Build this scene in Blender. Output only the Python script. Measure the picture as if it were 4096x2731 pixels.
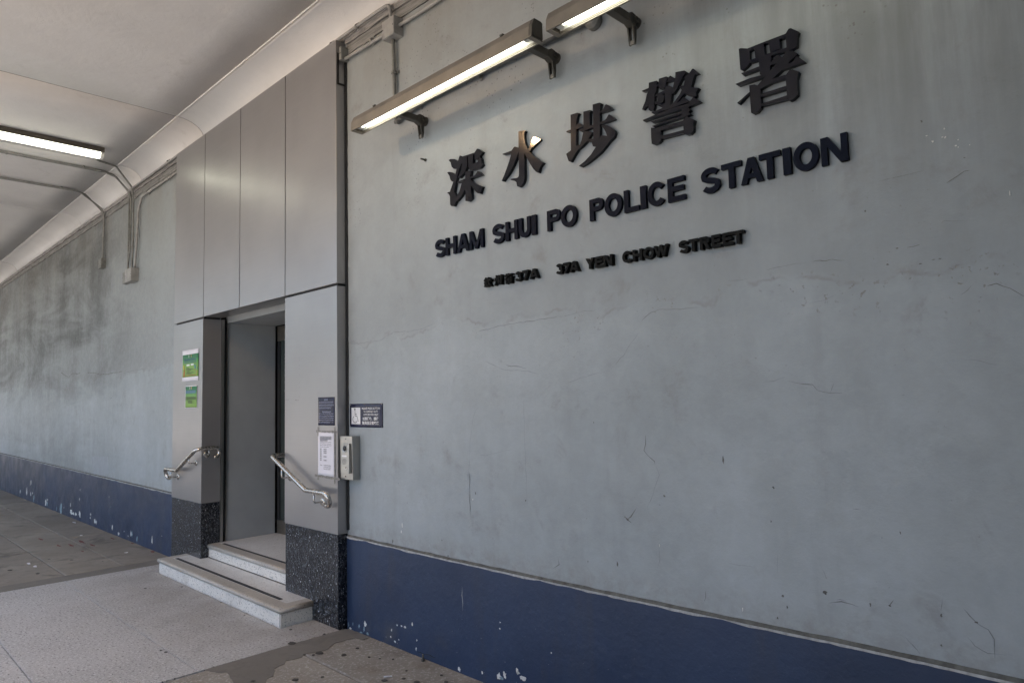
import bpy, bmesh, math, random
from mathutils import Vector, Matrix, noise as mnoise

random.seed(7)
for o in list(bpy.data.objects):
    bpy.data.objects.remove(o, do_unlink=True)
S = bpy.context.scene
COL = S.collection

# ------------------------------------------------------------------ camera
CAM = Vector((4.4282, -2.7506, 1.6))
YAW, PITCH, ROLL, FPX = .7789, .0817, -.0249, 2752.0
_f = Vector((-math.sin(YAW) * math.cos(PITCH), math.cos(YAW) * math.cos(PITCH), math.sin(PITCH)))
_r0 = Vector((math.cos(YAW), math.sin(YAW), 0))
_u0 = _r0.cross(_f)
_r = _r0 * math.cos(ROLL) + _u0 * math.sin(ROLL)
_u = -_r0 * math.sin(ROLL) + _u0 * math.cos(ROLL)
cam = bpy.data.cameras.new('camera')
cam.sensor_width = 36.0
cam.lens = FPX / 4096 * 36.0
cam.clip_start = .05
cam.clip_end = 2000
cam_o = bpy.data.objects.new('camera', cam)
COL.objects.link(cam_o)
m = Matrix((_r, _u, -_f)).transposed().to_4x4()
m.translation = CAM
cam_o.matrix_world = m
S.camera = cam_o

# ------------------------------------------------------------------ sky and sun
SUN_EL, SUN_ROT = math.radians(77), math.radians(8)
w = bpy.data.worlds.new('World')
S.world = w
w.use_nodes = True
nt = w.node_tree
nt.nodes.clear()
sky = nt.nodes.new('ShaderNodeTexSky')
sky.sky_type = 'NISHITA'
sky.sun_disc = False
sky.sun_elevation = SUN_EL
sky.sun_rotation = SUN_ROT
sky.air_density = 1.0
sky.dust_density = 4.0
sky.ozone_density = 1.0
bg = nt.nodes.new('ShaderNodeBackground')
bg.inputs['Strength'].default_value = .14
wo = nt.nodes.new('ShaderNodeOutputWorld')
nt.links.new(sky.outputs[0], bg.inputs[0])
nt.links.new(bg.outputs[0], wo.inputs[0])

sun = bpy.data.lights.new('sun', 'SUN')
sun.energy = 3.7
sun.angle = math.radians(.6)
sun.color = (1, .93, .82)
sun_o = bpy.data.objects.new('sun', sun)
COL.objects.link(sun_o)
sd = Vector((math.sin(SUN_ROT) * math.cos(SUN_EL), math.cos(SUN_ROT) * math.cos(SUN_EL), math.sin(SUN_EL)))
sun_o.rotation_euler = sd.to_track_quat('Z', 'Y').to_euler()
sun_o.location = (0, 30, 40)

S.view_settings.view_transform = 'Standard'
S.view_settings.look = 'None'
S.view_settings.gamma = 1
S.view_settings.exposure = 1.95
S.cycles.use_denoising = True
S.cycles.max_bounces = 10
S.cycles.diffuse_bounces = 4
S.cycles.use_adaptive_sampling = True
S.cycles.adaptive_threshold = .02
S.cycles.sample_clamp_indirect = 6

# ------------------------------------------------------------------ helpers
CX, CY = 2048, 1365.5


def ray(u, v):
    return _f + _r * ((u - CX) / FPX) - _u * ((v - CY) / FPX)


def on_y(u, v, y=0.0):
    d = ray(u, v)
    return CAM + d * ((y - CAM.y) / d.y)


def on_z(u, v, z=0.0):
    d = ray(u, v)
    return CAM + d * ((z - CAM.z) / d.z)


def crop(x0, y0, s):
    return lambda a, b: (x0 + a / s, y0 + b / s)


class G:
    """tiny node helper"""

    def __init__(self, name):
        self.m = bpy.data.materials.new(name)
        self.m.use_nodes = True
        self.t = self.m.node_tree
        self.t.nodes.clear()
        self.out = self.t.nodes.new('ShaderNodeOutputMaterial')
        self.b = self.t.nodes.new('ShaderNodeBsdfPrincipled')
        self.t.links.new(self.b.outputs[0], self.out.inputs[0])
        self.tc = self.t.nodes.new('ShaderNodeTexCoord')
        self.obj = self.tc.outputs['Object']

    def _in(self, sock, v):
        if v is None:
            return
        if hasattr(v, 'is_linked') or isinstance(v, bpy.types.NodeSocket):
            self.t.links.new(v, sock)
        else:
            if isinstance(v, (tuple, list)) and len(v) == 3 and sock.type == 'RGBA':
                v = (*v, 1)
            sock.default_value = v

    def map(self, vec=None, scale=(1, 1, 1), loc=(0, 0, 0), rot=(0, 0, 0)):
        n = self.t.nodes.new('ShaderNodeMapping')
        self._in(n.inputs[0], vec or self.obj)
        n.inputs['Scale'].default_value = scale
        n.inputs['Location'].default_value = loc
        n.inputs['Rotation'].default_value = rot
        return n.outputs[0]

    def noise(self, scale, detail=4, rough=.55, vec=None, dist=0, col=False):
        n = self.t.nodes.new('ShaderNodeTexNoise')
        self._in(n.inputs['Vector'], vec or self.obj)
        n.inputs['Scale'].default_value = scale
        n.inputs['Detail'].default_value = detail
        n.inputs['Roughness'].default_value = rough
        n.inputs['Distortion'].default_value = dist
        return n.outputs['Color' if col else 'Fac']

    def voro(self, scale, feature='F1', vec=None, out='Distance', rnd=1.0):
        n = self.t.nodes.new('ShaderNodeTexVoronoi')
        n.feature = feature
        self._in(n.inputs['Vector'], vec or self.obj)
        n.inputs['Scale'].default_value = scale
        n.inputs['Randomness'].default_value = rnd
        return n.outputs[out]

    def math(self, op, a, b=None, c=None, clamp=False):
        n = self.t.nodes.new('ShaderNodeMath')
        n.operation = op
        n.use_clamp = clamp
        self._in(n.inputs[0], a)
        self._in(n.inputs[1], b)
        self._in(n.inputs[2], c)
        return n.outputs[0]

    def ss(self, x, a, b, lo=0.0, hi=1.0):
        n = self.t.nodes.new('ShaderNodeMapRange')
        n.interpolation_type = 'SMOOTHSTEP'
        self._in(n.inputs[0], x)
        n.inputs[1].default_value = a
        n.inputs[2].default_value = b
        n.inputs[3].default_value = lo
        n.inputs[4].default_value = hi
        return n.outputs[0]

    def mix(self, f, a, b, mode='MIX'):
        n = self.t.nodes.new('ShaderNodeMix')
        n.data_type = 'RGBA'
        n.blend_type = mode
        self._in(n.inputs[0], f)
        self._in(n.inputs[6], a)
        self._in(n.inputs[7], b)
        return n.outputs[2]

    def ramp(self, f, *stops):
        n = self.t.nodes.new('ShaderNodeValToRGB')
        self._in(n.inputs[0], f)
        e = n.color_ramp.elements
        while len(e) < len(stops):
            e.new(.5)
        for k, (p, c) in enumerate(stops):
            e[k].position = p
            e[k].color = (*c, 1) if len(c) == 3 else c
        return n.outputs[0]

    def sep(self, vec=None):
        n = self.t.nodes.new('ShaderNodeSeparateXYZ')
        self._in(n.inputs[0], vec or self.obj)
        return n.outputs

    def bump(self, h, strength=.3, dist=.01, prev=None):
        n = self.t.nodes.new('ShaderNodeBump')
        n.inputs['Strength'].default_value = strength
        n.inputs['Distance'].default_value = dist
        self._in(n.inputs['Height'], h)
        if prev is not None:
            self._in(n.inputs['Normal'], prev)
        return n.outputs[0]

    def done(self, col=None, rough=.6, metal=0.0, normal=None, spec=None):
        self._in(self.b.inputs['Base Color'], col)
        self._in(self.b.inputs['Roughness'], rough)
        self._in(self.b.inputs['Metallic'], metal)
        if normal is not None:
            self._in(self.b.inputs['Normal'], normal)
        if spec is not None:
            self._in(self.b.inputs['Specular IOR Level'], spec)
        return self.m

    def rnd(self):
        n = self.t.nodes.new('ShaderNodeObjectInfo')
        return n.outputs['Random']


def plain(name, col, rough=.6, metal=0.0, var=.12, scale=9.0, bump=0.0, bscale=120.0, spec=None):
    g = G(name)
    n = g.noise(scale, 5, .6)
    lo = tuple(c * (1 - var) for c in col)
    hi = tuple(min(1, c * (1 + var)) for c in col)
    c = g.ramp(n, (.3, lo), (.7, hi))
    nrm = g.bump(g.noise(bscale, 3), .3, bump) if bump else None
    return g.done(c, rough, metal, nrm, spec)


# ---- mesh building
def add_box(bm, a, b):
    (x0, y0, z0), (x1, y1, z1) = a, b
    vs = [bm.verts.new(p) for p in ((x0, y0, z0), (x1, y0, z0), (x1, y1, z0), (x0, y1, z0),
                                    (x0, y0, z1), (x1, y0, z1), (x1, y1, z1), (x0, y1, z1))]
    for f in ((0, 3, 2, 1), (4, 5, 6, 7), (0, 1, 5, 4), (1, 2, 6, 5), (2, 3, 7, 6), (3, 0, 4, 7)):
        bm.faces.new([vs[k] for k in f])
    return vs


def add_prism(bm, front, back):
    """front/back: matching lists of Vectors (same winding)"""
    a = [bm.verts.new(p) for p in front]
    b = [bm.verts.new(p) for p in back]
    bm.faces.new(a)
    bm.faces.new(b[::-1])
    n = len(a)
    for k in range(n):
        bm.faces.new((a[k], b[k], b[(k + 1) % n], a[(k + 1) % n]))


def fillet(pts, r, n=7):
    pts = [Vector(p) for p in pts]
    out = [pts[0]]
    for k in range(1, len(pts) - 1):
        p0, p1, p2 = pts[k - 1], pts[k], pts[k + 1]
        a, b = (p0 - p1), (p2 - p1)
        la, lb = a.length, b.length
        a.normalize(), b.normalize()
        ang = a.angle(b)
        if ang > math.pi - .02:
            out.append(p1)
            continue
        rr = r[k] if isinstance(r, (list, tuple)) else r
        d = min(rr / math.tan(ang / 2), la * .49, lb * .49)
        s, e = p1 + a * d, p1 + b * d
        for j in range(n + 1):
            t = j / n
            out.append(s * (1 - t) ** 2 + p1 * 2 * t * (1 - t) + e * t * t)
    out.append(pts[-1])
    return out


def add_tube(bm, pts, r, seg=12, cap=True, dome=False):
    pts = [Vector(p) for p in pts]
    rings = []
    t0 = (pts[1] - pts[0]).normalized()
    up = Vector((0, 0, 1)) if abs(t0.z) < .9 else Vector((0, 1, 0))
    nrm = t0.cross(up).normalized()
    prev = t0
    for k, p in enumerate(pts):
        if k == 0:
            t = t0
        elif k == len(pts) - 1:
            t = (pts[k] - pts[k - 1]).normalized()
        else:
            t = ((pts[k + 1] - pts[k]).normalized() + (pts[k] - pts[k - 1]).normalized()).normalized()
        q = prev.rotation_difference(t)
        nrm = (q @ nrm).normalized()
        prev = t
        bi = t.cross(nrm)
        rad = r[k] if isinstance(r, (list, tuple)) else r
        rings.append([bm.verts.new(p + (nrm * math.cos(2 * math.pi * j / seg) + bi * math.sin(2 * math.pi * j / seg)) * rad)
                      for j in range(seg)])
    for a, b in zip(rings, rings[1:]):
        for j in range(seg):
            f = bm.faces.new((a[j], a[(j + 1) % seg], b[(j + 1) % seg], b[j]))
            f.smooth = True
    if cap:
        bm.faces.new(rings[0][::-1])
        bm.faces.new(rings[-1])


def add_lathe(bm, origin, axis, prof, seg=20):
    """prof: list of (r, h) along axis"""
    axis = Vector(axis).normalized()
    a = axis.orthogonal().normalized()
    b = axis.cross(a)
    o = Vector(origin)
    rings = []
    for r, h in prof:
        rings.append([bm.verts.new(o + axis * h + (a * math.cos(2 * math.pi * j / seg) + b * math.sin(2 * math.pi * j / seg)) * max(r, 1e-4))
                      for j in range(seg)])
    for p, q in zip(rings, rings[1:]):
        for j in range(seg):
            f = bm.faces.new((p[j], p[(j + 1) % seg], q[(j + 1) % seg], q[j]))
            f.smooth = True
    bm.faces.new(rings[0][::-1])
    bm.faces.new(rings[-1])


def obj(name, bm, mat, parent=None, bevel=0.0, seg=2, smooth_angle=None):
    bmesh.ops.recalc_face_normals(bm, faces=bm.faces)
    me = bpy.data.meshes.new(name)
    bm.to_mesh(me)
    bm.free()
    me.materials.append(mat)
    o = bpy.data.objects.new(name, me)
    COL.objects.link(o)
    if parent is not None:
        o.parent = parent
    if bevel:
        md = o.modifiers.new('bevel', 'BEVEL')
        md.width = bevel
        md.segments = seg
        md.limit_method = 'ANGLE'
        md.angle_limit = math.radians(40)
    return o


def box(name, a, b, mat, parent=None, bevel=0.0):
    bm = bmesh.new()
    add_box(bm, a, b)
    return obj(name, bm, mat, parent, bevel)


def tube(name, pts, r, mat, parent=None, seg=12):
    bm = bmesh.new()
    add_tube(bm, pts, r, seg)
    return obj(name, bm, mat, parent)


def tag(o, label, cat, group=None):
    o['label'] = label
    o['category'] = cat
    if group:
        o['group'] = group
    return o


def thing(name, label, cat, group=None, loc=(0, 0, 0)):
    o = bpy.data.objects.new(name, None)
    o.empty_display_size = .05
    COL.objects.link(o)
    return tag(o, label, cat, group)


def struct(o):
    o['kind'] = 'structure'
    return o


# ------------------------------------------------------------------ dimensions (metres)
XL, X1, X2, X3 = -3.2677, -2.4846, -1.6615, -.7964     # entrance surround: left end, joints
YF = -.084                                             # its front plane
ZJ, ZT, ZG = 2.465, 4.335, .652                        # joint, top, granite top
ZC, YCV, ZCEIL = 4.352, -.30, 4.50                     # cove bottom, cove start, ceiling
STEP1, STEP2 = .135, .262
ARC_Y = -4.4                                           # street edge of the arcade

# ------------------------------------------------------------------ materials
def mat_wall():
    g = G('painted_plaster')
    x, y, z = g.sep()
    warp = g.noise(1.6, 5, .6)
    warp2 = g.noise(6, 4, .6)
    big = g.noise(.55, 4, .55, vec=g.map(scale=(1, 1, 1.3)))
    streak = g.noise(1.0, 6, .65, vec=g.map(scale=(5.5, 1, .55)))
    cloud = g.noise(1.0, 7, .68, vec=g.map(scale=(.36, 1, 1.25), loc=(2, 0, 1)), dist=.7)
    streakl = g.noise(1.0, 6, .65, vec=g.map(scale=(1.5, 1, .5), loc=(4, 0, 0)))
    fine = g.noise(14, 6, .7)
    base = g.mix(g.ss(big, .3, .7), (.29, .322, .335), (.365, .40, .418))
    mott = g.noise(7, 6, .7, dist=.3)
    base = g.mix(1.0, base, g.mix(g.ss(mott, .28, .72), (.93, .93, .92), (1.05, 1.05, 1.05)), 'MULTIPLY')
    roll = g.noise(1.0, 5, .6, vec=g.map(scale=(3.2, 1, 1.1), loc=(9, 0, 0)))
    base = g.mix(1.0, base, g.mix(g.ss(roll, .3, .7), (.95, .947, .94), (1.03, 1.03, 1.035)), 'MULTIPLY')
    # older paint above the repaint line, lighter coat below
    edge = g.math('ADD', z, g.math('MULTIPLY', g.math('SUBTRACT', warp, .5), .55))
    above = g.ss(edge, 2.02, 2.07)
    base = g.mix(g.math('MULTIPLY', above, g.ss(x, 0.0, -5.0, .22, .6)), base, (.25, .262, .258))
    # damp grime on the far left wall
    left = g.ss(x, -3.6, -7.5)
    olive = g.math('MULTIPLY', g.math('MULTIPLY', left, g.ss(edge, 1.6, 2.3)), g.ss(g.noise(.5, 4), .25, .6))
    base = g.mix(g.math('MULTIPLY', olive, .5), base, (.185, .20, .20))
    grime_n = g.math('ADD', g.math('MULTIPLY', streakl, .38), g.math('MULTIPLY', cloud, .70))
    grime = g.math('MULTIPLY', g.ss(grime_n, .42, .66), g.math('MULTIPLY', left, g.ss(edge, 1.5, 2.5, .35, 1.0)))
    base = g.mix(g.math('MULTIPLY', grime, .92), base, (.062, .066, .062))
    # soot smears everywhere, running down
    smear = g.math('MULTIPLY', g.ss(streak, .55, .78), g.ss(x, -4.5, -3.0))
    base = g.mix(g.math('MULTIPLY', smear, .20), base, (.17, .165, .145))
    # dirt under the ceiling
    top = g.math('MULTIPLY', g.ss(z, 3.3, 4.3), g.ss(g.noise(1.3, 6, .65, vec=g.map(scale=(1.6, 1, .5))), .35, .7))
    base = g.mix(g.math('MULTIPLY', top, .6), base, (.22, .21, .18))
    tr = g.math('MULTIPLY', g.math('MULTIPLY', g.ss(x, 1.7, 4.0), g.ss(z, 1.9, 3.0)), g.ss(streak, .25, .62))  # streaky grime, deepened to paint in the dimmer top right corner
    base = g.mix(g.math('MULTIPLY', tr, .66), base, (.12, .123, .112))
    # scuffs and blotches
    blot = g.math('MULTIPLY', g.ss(g.noise(2.3, 7, .74, dist=.6), .51, .68), g.ss(warp2, .45, .65))
    base = g.mix(g.math('MULTIPLY', blot, .34), base, (.15, .135, .11))
    # flaking bubbles band under the repaint line
    band = g.math('MULTIPLY', g.ss(edge, 1.72, 1.95), g.math('SUBTRACT', 1.0, g.ss(edge, 2.0, 2.1)))
    bub = g.math('MULTIPLY', g.ss(g.noise(38, 3, .6), .60, .66), g.math('MULTIPLY', band, g.ss(g.noise(1.7, 4), .5, .6)))
    base = g.mix(g.math('MULTIPLY', bub, .55), base, (.17, .15, .12))
    # pin holes high on the wall, near the lamps
    pit = g.math('SUBTRACT', 1.0, g.ss(g.voro(34, rnd=1.0), .10, .20))
    pitm = g.math('MULTIPLY', pit, g.math('MULTIPLY', g.ss(g.noise(1.5, 3), .47, .56), g.ss(z, 2.7, 3.0)))
    base = g.mix(g.math('MULTIPLY', pitm, .6), base, (.10, .09, .08))
    spk = g.math('MULTIPLY', g.ss(g.noise(55, 2, .5), .70, .74), g.ss(g.noise(3.1, 3), .5, .6))
    base = g.mix(g.math('MULTIPLY', spk, .4), base, (.16, .14, .11))
    # line of the repaint edge
    ln = g.math('MULTIPLY', g.ss(edge, 2.012, 2.03), g.math('SUBTRACT', 1.0, g.ss(edge, 2.03, 2.05)))
    base = g.mix(g.math('MULTIPLY', g.math('MULTIPLY', ln, g.ss(warp2, .42, .6)), .32), base, (.17, .15, .13))
    # grime along the plinth and corners
    low = g.math('MULTIPLY', g.math('SUBTRACT', 1.0, g.ss(z, .68, .80)), g.ss(fine, .35, .65))
    base = g.mix(g.math('MULTIPLY', low, .35), base, (.22, .20, .17))
    h = g.math('ADD', g.math('MULTIPLY', fine, .35), g.math('ADD', g.math('MULTIPLY', warp2, 1.0), g.math('MULTIPLY', above, .12)))
    h = g.math('SUBTRACT', h, g.math('MULTIPLY', bub, .35))
    nrm = g.bump(h, .35, .012)
    nrm = g.bump(g.noise(160, 3), .12, .003, nrm)
    return g.done(base, g.ss(fine, .3, .7, .42, .62), 0, nrm)


def mat_blue():
    g = G('navy_gloss_paint')
    x, y, z = g.sep()
    n = g.noise(1.1, 6, .65)
    st = g.noise(1.0, 5, .6, vec=g.map(scale=(6, 1, 1.2)))
    c = g.mix(g.ss(n, .3, .7), (.016, .031, .071), (.023, .044, .098))
    c = g.mix(g.math('MULTIPLY', g.ss(st, .5, .75), .45), c, (.040, .044, .062))
    dust = g.math('MULTIPLY', g.ss(g.noise(3, 6, .7), .5, .7), g.ss(z, .25, .0))
    c = g.mix(g.math('MULTIPLY', dust, .5), c, (.09, .088, .085))
    far = g.math('MULTIPLY', g.ss(x, -3.0, -9.0), g.ss(g.noise(.9, 4), .3, .7))
    c = g.mix(g.math('MULTIPLY', far, .5), c, (.055, .055, .075))
    sp = g.math('MULTIPLY', g.ss(g.noise(70, 2, .5), .735, .755), g.ss(z, .62, .1))
    c = g.mix(sp, c, (.42, .43, .42))
    h = g.math('ADD', g.math('MULTIPLY', g.noise(45, 4, .6), .5), g.noise(9, 5, .6))
    nrm = g.bump(h, .30, .010)
    return g.done(c, g.ss(g.noise(4, 5), .3, .7, .34, .55), 0, nrm)


def mat_ceiling():
    g = G('ceiling_paint')
    n = g.noise(.9, 6, .62)
    f = g.noise(5, 6, .65)
    c = g.mix(g.ss(n, .3, .72), (.58, .567, .555), (.66, .648, .635))
    c = g.mix(g.math('MULTIPLY', g.ss(f, .58, .75), .25), c, (.36, .34, .32))
    lump = g.noise(2.2, 6, .68, dist=.4)
    h = g.math('ADD', g.math('MULTIPLY', lump, 1.6), g.math('MULTIPLY', g.noise(28, 5, .65), .25))
    return g.done(c, .62, 0, g.bump(h, .26, .02))


def mat_panel():
    g = G('satin_aluminium')
    br = g.noise(1.0, 3, .5, vec=g.map(scale=(2.2, 2.2, 260)))
    n = g.noise(1.3, 4, .55)
    c = g.mix(g.ss(n, .3, .7), (.325, .318, .318), (.365, .358, .358))
    c = g.mix(g.math('MULTIPLY', g.ss(g.noise(3.5, 7, .72, dist=.4), .62, .75), .2), c, (.25, .24, .23))
    m_ = g.done(c, g.ss(br, .3, .7, .28, .38), .60, g.bump(br, .03, .001, g.bump(g.noise(1.4, 2, .4), .10, .03)))
    return m_


def mat_granite():
    g = G('dark_fleck_granite')
    v = g.map(scale=(1.5, 1.5, .75))
    n = g.noise(46, 4, .7, vec=v)
    n2 = g.noise(95, 3, .6, vec=v)
    c = g.ramp(n, (.36, (.006, .007, .009)), (.52, (.022, .024, .029)), (.68, (.085, .09, .10)))
    c = g.mix(g.ss(n2, .60, .67), c, (.22, .235, .26))
    c = g.mix(g.ss(g.noise(60, 2, .5, vec=g.map(scale=(1.5, 1.5, .8), loc=(3, 1, 2))), .705, .73), c, (.75, .78, .82))
    return g.done(c, .24, 0)


def mat_terrazzo(name, base, spk=.55):
    g = G(name)
    big = g.noise(2.4, 5, .6)
    c = g.mix(g.ss(big, .3, .7), tuple(k * .86 for k in base), base)
    v1 = g.ss(g.noise(80, 2, .5), .62, .66)
    v2 = g.ss(g.noise(55, 2, .5, vec=g.map(loc=(5, 3, 1))), .62, .66)
    c = g.mix(g.math('MULTIPLY', v2, .45), c, (.30, .28, .25))
    c = g.mix(g.math('MULTIPLY', v1, spk), c, (.05, .05, .052))
    c = g.mix(g.math('MULTIPLY', g.ss(g.noise(4, 6, .7), .55, .72), .3), c, (.30, .26, .21))
    return g.done(c, .42, 0, g.bump(g.noise(160, 2), .1, .002))


def mat_paving():
    g = G('speckled_paving')
    x, y, z = g.sep()
    big = g.noise(.8, 5, .6)
    c = g.mix(g.ss(big, .3, .7), (.41, .404, .394), (.51, .504, .494))
    a = g.noise(62, 4, .7)
    c = g.mix(g.ss(a, .52, .62), c, (.64, .635, .63))
    c = g.mix(g.ss(g.noise(58, 4, .7, vec=g.map(loc=(4, 2, 0))), .56, .64), c, (.10, .095, .09))
    # patchy, browner and darker towards the steps and the wall
    d = g.math('MULTIPLY', g.ss(y, -1.5, -.25), g.ss(g.noise(1.7, 5, .6), .25, .65))
    c = g.mix(g.math('MULTIPLY', d, .55), c, (.20, .168, .142))
    c = g.mix(g.math('MULTIPLY', g.ss(g.noise(3, 6, .7, dist=.5), .58, .74), .35), c, (.15, .135, .12))
    rv = g.math('MULTIPLY', g.math('SUBTRACT', g.rnd(), .5), .10)
    c = g.mix(1.0, c, g.mix(g.math('ADD', rv, .5), (.85, .85, .85), (1.15, 1.15, 1.15)), 'MULTIPLY')
    return g.done(c, .62, 0, g.bump(a, .25, .003))


def mat_concrete(name, lo, hi, agg=.0, stain=.5):
    g = G(name)
    n = g.noise(1.1, 6, .62)
    f = g.noise(9, 7, .7)
    c = g.mix(g.ss(n, .3, .72), lo, hi)
    c = g.mix(g.math('MULTIPLY', g.ss(f, .5, .7), .35), c, tuple(k * .55 for k in lo))
    c = g.mix(g.math('MULTIPLY', g.ss(g.noise(2.2, 7, .7, dist=.5), .52, .7), stain), c, (.035, .031, .027))
    if agg:
        w_ = g.math('MULTIPLY', g.ss(g.noise(48, 5, .75), .53, .60), g.ss(g.noise(2.6, 4), .25, .5))
        c = g.mix(g.math('MULTIPLY', w_, agg), c, (.48, .46, .43))
        c = g.mix(g.math('MULTIPLY', g.ss(g.noise(3.3, 5, .6, vec=g.map(loc=(7, 0, 0))), .52, .68), .5), c, (.17, .125, .085))
    rv = g.rnd()
    c = g.mix(1.0, c, g.mix(rv, (.86, .86, .86), (1.14, 1.13, 1.11)), 'MULTIPLY')
    h = g.math('ADD', g.noise(70, 5, .7), g.math('MULTIPLY', g.noise(8, 5, .6), 1.5))
    return g.done(c, .72, 0, g.bump(h, .3, .005))


def mat_mould(name, col):
    g = G(name)
    st = g.noise(1.0, 6, .7, vec=g.map(scale=(3, 3, 60)))
    f = g.noise(18, 6, .7)
    c = g.mix(g.ss(st, .42, .58), tuple(k * .55 for k in col), col)
    c = g.mix(g.ss(f, .58, .66), c, tuple(k * .35 for k in col))
    return g.done(c, .8, 0, g.bump(g.math('ADD', st, f), .5, .01))


def mat_metal(name, col, rough):
    g = G(name)
    n = g.noise(30, 4, .6)
    return g.done(col, g.ss(n, .3, .7, rough * .8, rough * 1.25), 1.0, g.bump(g.noise(240, 2), .03, .001))


def mat_emit(name, col, strength, rim=0.0):
    g = G(name)
    g.b.inputs['Emission Color'].default_value = (*col, 1)
    g.b.inputs['Emission Strength'].default_value = strength
    return g.done((.8, .8, .8), .4)


M = dict(
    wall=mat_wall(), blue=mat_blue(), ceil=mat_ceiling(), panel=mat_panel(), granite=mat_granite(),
    terr=mat_terrazzo('white_terrazzo', (.82, .78, .715), .62),
    tread=mat_terrazzo('tread_terrazzo', (.70, .69, .67), .35),
    nosing=mat_terrazzo('worn_nosing_terrazzo', (.50, .46, .405), .5),
    paving=mat_paving(),
    conc=mat_concrete('old_concrete', (.215, .19, .158), (.305, .272, .23)),
    concr=mat_concrete('worn_aggregate_concrete', (.25, .225, .19), (.35, .32, .28), .9, .3),
    cement=mat_concrete('cement_repair', (.145, .132, .115), (.195, .18, .16), 0, .3),
    street=mat_concrete('pale_street_paving', (.40, .375, .34), (.48, .455, .42), 0, .1),
    road=mat_concrete('asphalt', (.045, .045, .046), (.065, .064, .062), .2, .2),
    dark=plain('dark_backing', (.016, .016, .017), .7),
    mould=mat_mould('flaking_moulding', (.34, .325, .31)),
    mould2=mat_mould('flaking_wall_edge', (.26, .255, .24)),
    strip=plain('anti_slip_strip', (.040, .042, .048), .8, bump=.002),
    steel=mat_metal('brushed_stainless', (.56, .53, .49), .24),
    steel2=mat_metal('dull_stainless', (.40, .39, .37), .36),
    sign_dim=plain('faded_white_print', (.25, .27, .36), .4),
    conduit=plain('painted_conduit', (.20, .20, .185), .5, var=.3, scale=14),
    conduit_w=plain('pale_painted_conduit', (.30, .295, .28), .55, var=.25, scale=10),
    lamp_metal=plain('bronze_lamp_paint', (.20, .18, .15), .42, .25, var=.15),
    lamp_dark=plain('dark_lamp_casting', (.075, .07, .058), .5, .2),
    letter=plain('navy_character_enamel', (.004, .0048, .010), .075, 0, var=.25, spec=.30),
    letter3=plain('navy_letter_satin', (.0035, .0052, .0135), .45, 0, var=.25, spec=.08),
    letter2=plain('black_letter_paint', (.0065, .0065, .0055), .45, 0, var=.3, spec=.08),
    white=plain('white_paper', (.74, .72, .76), .6, var=.04),
    ink=plain('black_print', (.04, .04, .045), .6),
    navy=plain('navy_sign', (.014, .018, .052), .22, var=.15),
    sign_w=plain('white_sign_print', (.70, .70, .70), .4),
    tape=plain('dirty_tape', (.20, .19, .175), .35, var=.5, scale=60),
    rubber=plain('black_sealant', (.012, .012, .012), .55),
    chipw=plain('bare_white_plaster', (.66, .65, .62), .8, var=.2, scale=50),
    chipt=plain('old_pale_blue_paint', (.24, .33, .37), .6, var=.3, scale=50),
    crack=plain('dark_crack', (.13, .128, .118), .9, var=.4, scale=30),
    crackl=plain('hairline_crack', (.225, .235, .235), .9, var=.3, scale=30),
    gum=plain('old_chewing_gum', (.06, .055, .048), .7),
    lip=plain('chipped_plaster_lip', (.40, .40, .39), .85, var=.3, scale=40),
    ledge=plain('dusty_ledge', (.115, .115, .105), .9, var=.4, scale=25),
    door=plain('grey_vestibule_panel', (.335, .355, .365), .45, .1, var=.08, scale=3),
    doorf=mat_metal('door_frame_metal', (.33, .30, .26), .42),
    tube=mat_emit('lit_fluorescent_tube', (1.0, 1.0, .84), 2.6),
    tube2=mat_emit('lit_green_white_tube', (1.0, 1.0, .80), 1.4),
    warm=mat_emit('lit_warm_globe', (1.0, .64, .34), 125.0),
    refl=plain('lamp_reflector', (.75, .75, .70), .3, .0, var=.03),
)
g = G('door_glass')
g.b.inputs['Transmission Weight'].default_value = .0
M['glass'] = g.done(g.ramp(g.noise(2), (.3, (.035, .045, .042)), (.7, (.05, .062, .058))), .12)
g = G('lamp_cover_glass')
g.b.inputs['Transmission Weight'].default_value = 1.0
g.b.inputs['IOR'].default_value = 1.15
M['cover'] = g.done((.97, .98, .97), .05)


# ------------------------------------------------------------------ ground
gm = bmesh.new()
add_box(gm, (-300, ARC_Y - .6, -.6), (300, .9, -.022))
ground = struct(obj('ground', gm, M['cement']))
struct(box('street_pavement', (-300, -15, -.6), (300, ARC_Y - .6, -.016), M['street']))
struct(box('road', (-300, -400, -.7), (300, -15.15, -.14), M['road']))
struct(box('kerb', (-300, -15.15, -.7), (300, -15, -.012), M['concr'], bevel=.01))


def slab(name, x0, x1, y0, y1, mat, parent, top=0.0, gap=.0025, bev=.003):
    bm = bmesh.new()
    add_box(bm, (x0 + gap, y0 + gap, -.021), (x1 - gap, y1 - gap, top))
    return obj(name, bm, mat, parent, bev, 1)


pav = struct(box('entrance_pavement', (-3.215, ARC_Y - .595, -.021), (.012, -.084, -.012), M['dark']))
rows = [(-.343, -.078, (-3.215, -2.86, -.352, .012)), (-1.053, -.343, (-3.215, .012)), (-1.783, -1.053, (-3.215, -1.18, .012)),
        (-2.51, -1.783, (-3.215, -1.18, -.47, .012)), (-3.24, -2.51, (-3.215, -1.6, .012)), (ARC_Y - .59, -3.24, (-3.215, -1.6, .012))]
for y0, y1, xs in rows:
    for a, b in zip(xs, xs[1:]):
        if y1 > -.1 and a > -3 and b < 0:
            continue
        slab('paving_tile', a, b, y0, y1, M['paving'], pav, random.uniform(-.0012, .0), .0022, .002)

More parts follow.
